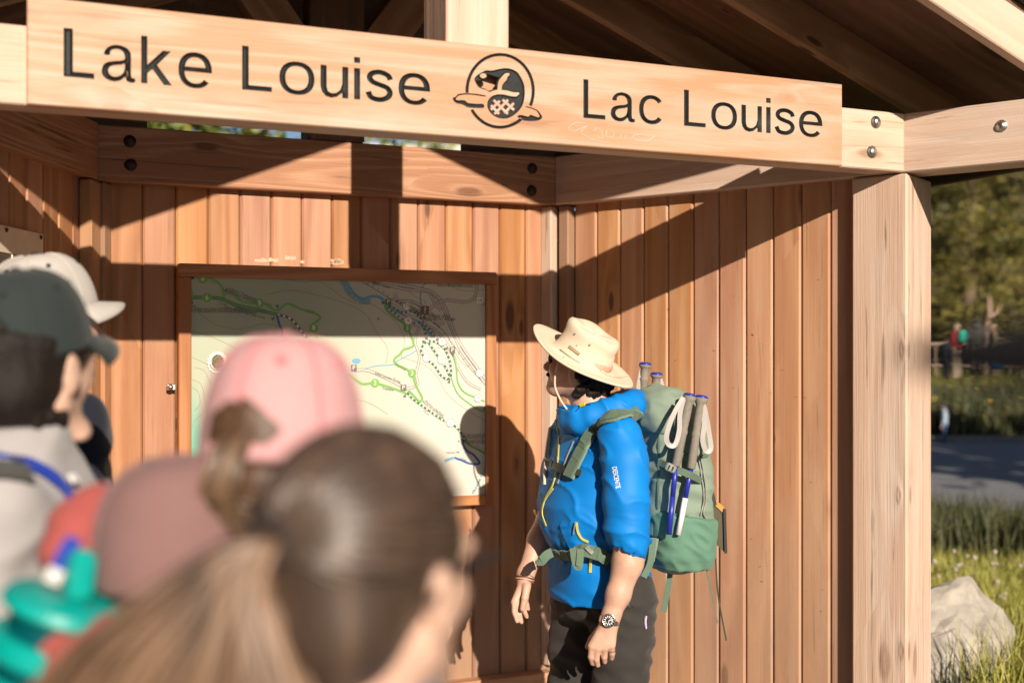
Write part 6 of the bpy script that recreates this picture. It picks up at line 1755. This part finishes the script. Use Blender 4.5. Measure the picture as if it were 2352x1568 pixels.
sp0 = pix(178, 1385, BZ - .02) - bo_; sp1 = pix(192, 1262, BZ - .02) - bo_
s_ = bm_obj('spout', box_bm((sp1 - sp0).length, .030, .026, .009), TEAL, bottle); s_.matrix_basis = frame((sp0 + sp1) / 2, sp1 - sp0, (0, -1, 0))
strap('carry_strap', [pix(172, 1236, BZ - .0) - bo_, pix(152, 1268, BZ - .01) - bo_, pix(134, 1305, BZ - .02) - bo_], .017, .006, BLUES, bottle)
strap('carry_strap_end', [pix(134, 1305, BZ - .02) - bo_, pix(126, 1322, BZ - .02) - bo_, pix(120, 1338, BZ - .02) - bo_], .018, .007, plain('white_plastic', (.62, .62, .60), .4), bottle)
bm = bmesh.new()
for k in range(7):
    a0 = -1.05 + .26 * k
    q_ = [bm.verts.new(bm_ @ Vector((.0535 * math.cos(a), .0535 * math.sin(a), LB_ - .155 + h_ + .010 * math.cos(2.2 * (a - a0))))) for a, h_ in ((0, 0), (0, 0))] if False else None
def wrap_disc(name, ac, zc, ra, rz, mat, hole=0.0):
    bm = bmesh.new(); n = 22
    o_ = [bm.verts.new(bm_ @ Vector((.0528 * math.cos(ac + ra / .052 * math.cos(t)), .0528 * math.sin(ac + ra / .052 * math.cos(t)), zc + rz * math.sin(t)))) for t in (2 * math.pi * k / n for k in range(n))]
    if hole:
        i_ = [bm.verts.new(bm_ @ Vector((.0528 * math.cos(ac + hole * ra / .052 * math.cos(t)), .0528 * math.sin(ac + hole * ra / .052 * math.cos(t)), zc + hole * rz * math.sin(t)))) for t in (2 * math.pi * k / n for k in range(n))]
        for k in range(n): bm.faces.new((o_[k], o_[(k + 1) % n], i_[(k + 1) % n], i_[k]))
    else: bm.faces.new(o_)
    return bm_obj(name, bm, mat, bottle)
cdir = bm_.inverted() @ Vector((.15, -1, 0)); ca_ = math.atan2(cdir.y, cdir.x)
wrap_disc('logo', ca_ + .1, LB_ - .118, .036, .024, plain('white_plastic', (.62, .62, .60), .4), .42)

# nearest woman, brown hair tied in a ponytail
wm = figure('nearest woman with long brown hair tied in a low ponytail, seen from behind', 852, 1338, 1.05, 31, 'long', cloth('blue_grey_shirt', (.12, .14, .20)), DENIM, SKIN2, group=GRP)
HAIRW = hairmat('brown_scalp_hair', (.036, .022, .015), (.085, .052, .034), (.13, .08, .052), .40)
HAIRL = hairmat('light_brown_lengths', (.12, .066, .037), (.25, .15, .088), (.045, .025, .015), .45)
v = Vol((-.13, -.16, HZ - .15), (.13, .15, HZ + .16), .006)
v.ell((0, -.016, HZ + .040), (.086, .107, .100), I3, 0); v.ell((0, -.06, HZ - .03), (.068, .056, .06), I3, .03)
v.ell((0, .09, HZ - .045), (.12, .085, .088), I3, 0, op='cut')
for s in (-1, 1): v.ell((s * .098, .012, HZ - .040), (.036, .042, .050), I3, 0, op='cut')
v.obj('hair', HAIRW, wm)
TIE = Vector((-.004, -.122, HZ + .052))
rs = random.Random(21)
def scalp(i, rt):
    # from the hairline over the skull to the tie
    a = rs.uniform(-2.6, 2.6); e = rs.uniform(-.25, 1.25)
    d0 = Vector((math.sin(a) * math.cos(e), math.cos(a) * math.cos(e), math.sin(e)))
    if d0.y > .55 and d0.z < .35: d0.z += .5
    if d0.z < -.1 and d0.y > -.2: d0.y = -.3
    d0.normalize(); d1 = Vector((-.03, -1, .12)).normalized(); out = []
    for k in range(6):
        d = d0.lerp(d1, k / 5)
        if d.length < .15: d = Vector((rs.uniform(-1, 1), -.2, .9))
        d.normalize(); out.append(Vector((d.x * .088, d.y * .109 - .016, d.z * .102 + HZ + .040)) + Vector((0, 0, rs.uniform(-.001, .0025))))
    out.append(TIE + Vector((rs.uniform(-.012, .012), .006, rs.uniform(-.012, .012))))
    return out
strands('scalp_strands', HAIRW, wm, range(420), scalp, r0=.0022, r1=.0020)
LV = Vector((-math.cos(R(31)), -math.sin(R(31)), 0)); FV = Vector((math.sin(R(31)), -math.cos(R(31)), 0)); DN = Vector((0, 0, -1))
def tail(i, rt):
    q = rs.random() ** .85; e = rs.gauss(0, .014); j = rs.uniform(-.008, .008)
    o = lambda l, d, f=1.0: TIE + LV * (l + j * f) + DN * (d + j * f * .6) + FV * (e * f)
    m = lambda a, b: a * q + b * (1 - q)
    return [o(0, 0, .5), o(m(.045, .012), m(.004, .040), .8), o(m(.100, -.008), m(.038, .090), 1.1), o(m(.165, -.030), m(.088, .150), 1.4), o(m(.215, -.036), m(.17, .24), 1.5), o(m(.225, -.03), m(.30, .36), 1.2)]
strands('ponytail', HAIRL, wm, range(720), tail, r0=.0046, r1=.0028)
tb_ = bm_obj('hair_tie', bmesh.new(), BLACKC, wm); bpy.data.objects.remove(tb_)
tor = [TIE + Vector((math.cos(t) * .017, -.006, math.sin(t) * .017)) for t in (2 * math.pi * k / 14 for k in range(15))]
tube('hair_tie', tor, .0065, cloth('brown_hair_tie', (.03, .02, .016)), wm, 8)
tube('glasses_arm', [(.086, .085, HZ + .022), (.087, .03, HZ + .020), (.086, -.012, HZ + .012), (.084, -.025, HZ - .006)], .004, BLACKP, wm, 6)

# dark figure cut by the right edge
dk = figure('person in black jacket and black cap cut off by the right edge of the view', 3290, 822, .45, -62, 'hood', BLACKC, BLACKC, SKIN, group=GRP)
short_hair(dk, HAIRD); cap(dk, BLACKC, BLACKC, BLACKC, .034, -8, 0, False, None, .080)

# ------------------------------------------------------------------ visitors far off on the bank
def far_figure(label, px, pyfoot, z, hgt, yaw_deg, sm, tm, shirt='long', hat=None):
    f0 = pix(px, pyfoot, z); s = hgt / 1.72
    root = empty('person', f0, -R(yaw_deg)); root.scale = (s,) * 3; tag(root, label, 'person', 'visitors by the far railing')
    wear('body', 'body', SKIN, root); wear('trousers', 'trousers', tm, root); wear('shoes', 'shoes', BOOT, root); wear(shirt, 'shirt', sm, root)
    if hat:
        v = Vol((-.13, -.15, HZ - .1), (.13, .15, HZ + .16), .012); v.ell((0, -.014, HZ + .042), (.092, .113, .106), I3, 0); v.ell((0, .09, HZ - .05), (.12, .09, .09), I3, 0, op='cut'); v.obj('hair' if hat in (HAIRD, HAIRB) else 'hat', hat, root)
    return root
FZ = 37.5
fw = far_figure('woman in maroon top and cream trousers with a turquoise backpack at the railing', 2197, 868, FZ, 1.66, -35, cloth('maroon_fabric', (.30, .02, .03)), cloth('cream_trousers', (.62, .50, .36)), 'long', plain('blonde_hair', (.45, .32, .2), .5))
tp = empty('backpack', fw.location[:], fw.rotation_euler.z); tag(tp, 'turquoise backpack on the woman in the maroon top', 'backpack')
v = Vol((-.2, -.4, 1.0), (.2, -.05, 1.5), .016); v.stack((0, -.22, 0), (1, 0, 0), (0, 1, 0), [(1.02, 0, 0, .12, .07), (1.10, 0, 0, .15, .11), (1.32, 0, 0, .15, .11), (1.43, 0, 0, .11, .07)], 2.4, 0); v.obj('bag', plain('turquoise_nylon', (.02, .48, .36), .5), tp)
far_figure('man in charcoal hooded jacket walking at the railing', 2243, 858, FZ + .5, 1.70, 10, cloth('charcoal_fleece', (.085, .08, .072)), cloth('grey_trousers', (.16, .14, .12)), 'hood', cloth('dark_hood', (.035, .04, .05)))
far_figure('child in dark clothes bending beside the woman with the turquoise backpack', 2174, 866, FZ - .2, 1.15, 60, cloth('slate_fabric', (.06, .075, .10)), DENIM, 'long', HAIRB)
far_figure('person in beige top standing at the railing behind the bright blue bag', 2281, 862, FZ + 1.0, 1.60, -80, cloth('beige_knit', (.42, .33, .20)), cloth('beige_trousers', (.36, .27, .18)), 'long', plain('blonde_hair', (.45, .32, .2), .5))
far_figure('small child in pale blue top and dark blue hat crossing the road edge', 2168, 1021, 23.2, .80, -70, cloth('pale_blue_fabric', (.33, .42, .50)), cloth('blue_trousers', (.025, .06, .16)), 'long', cloth('dark_blue_hat', (.015, .02, .09)))
bb = Vol((-.3, -.2, 0), (.3, .2, .42), .02); bb.ell((0, 0, .2), (.24, .13, .19), I3, 0); bb.ell((.05, 0, .33), (.10, .08, .05), I3, .06); bb.plane_cut((0, 0, .01), (0, 0, -1))
bag = bb.obj('duffel_bag', plain('bright_blue_nylon', (.01, .14, .50), .5), None, fold); bag.location = pix(2291, 843, FZ - .5); tag(bag, 'bright blue bag carried beside the person in beige', 'bag')
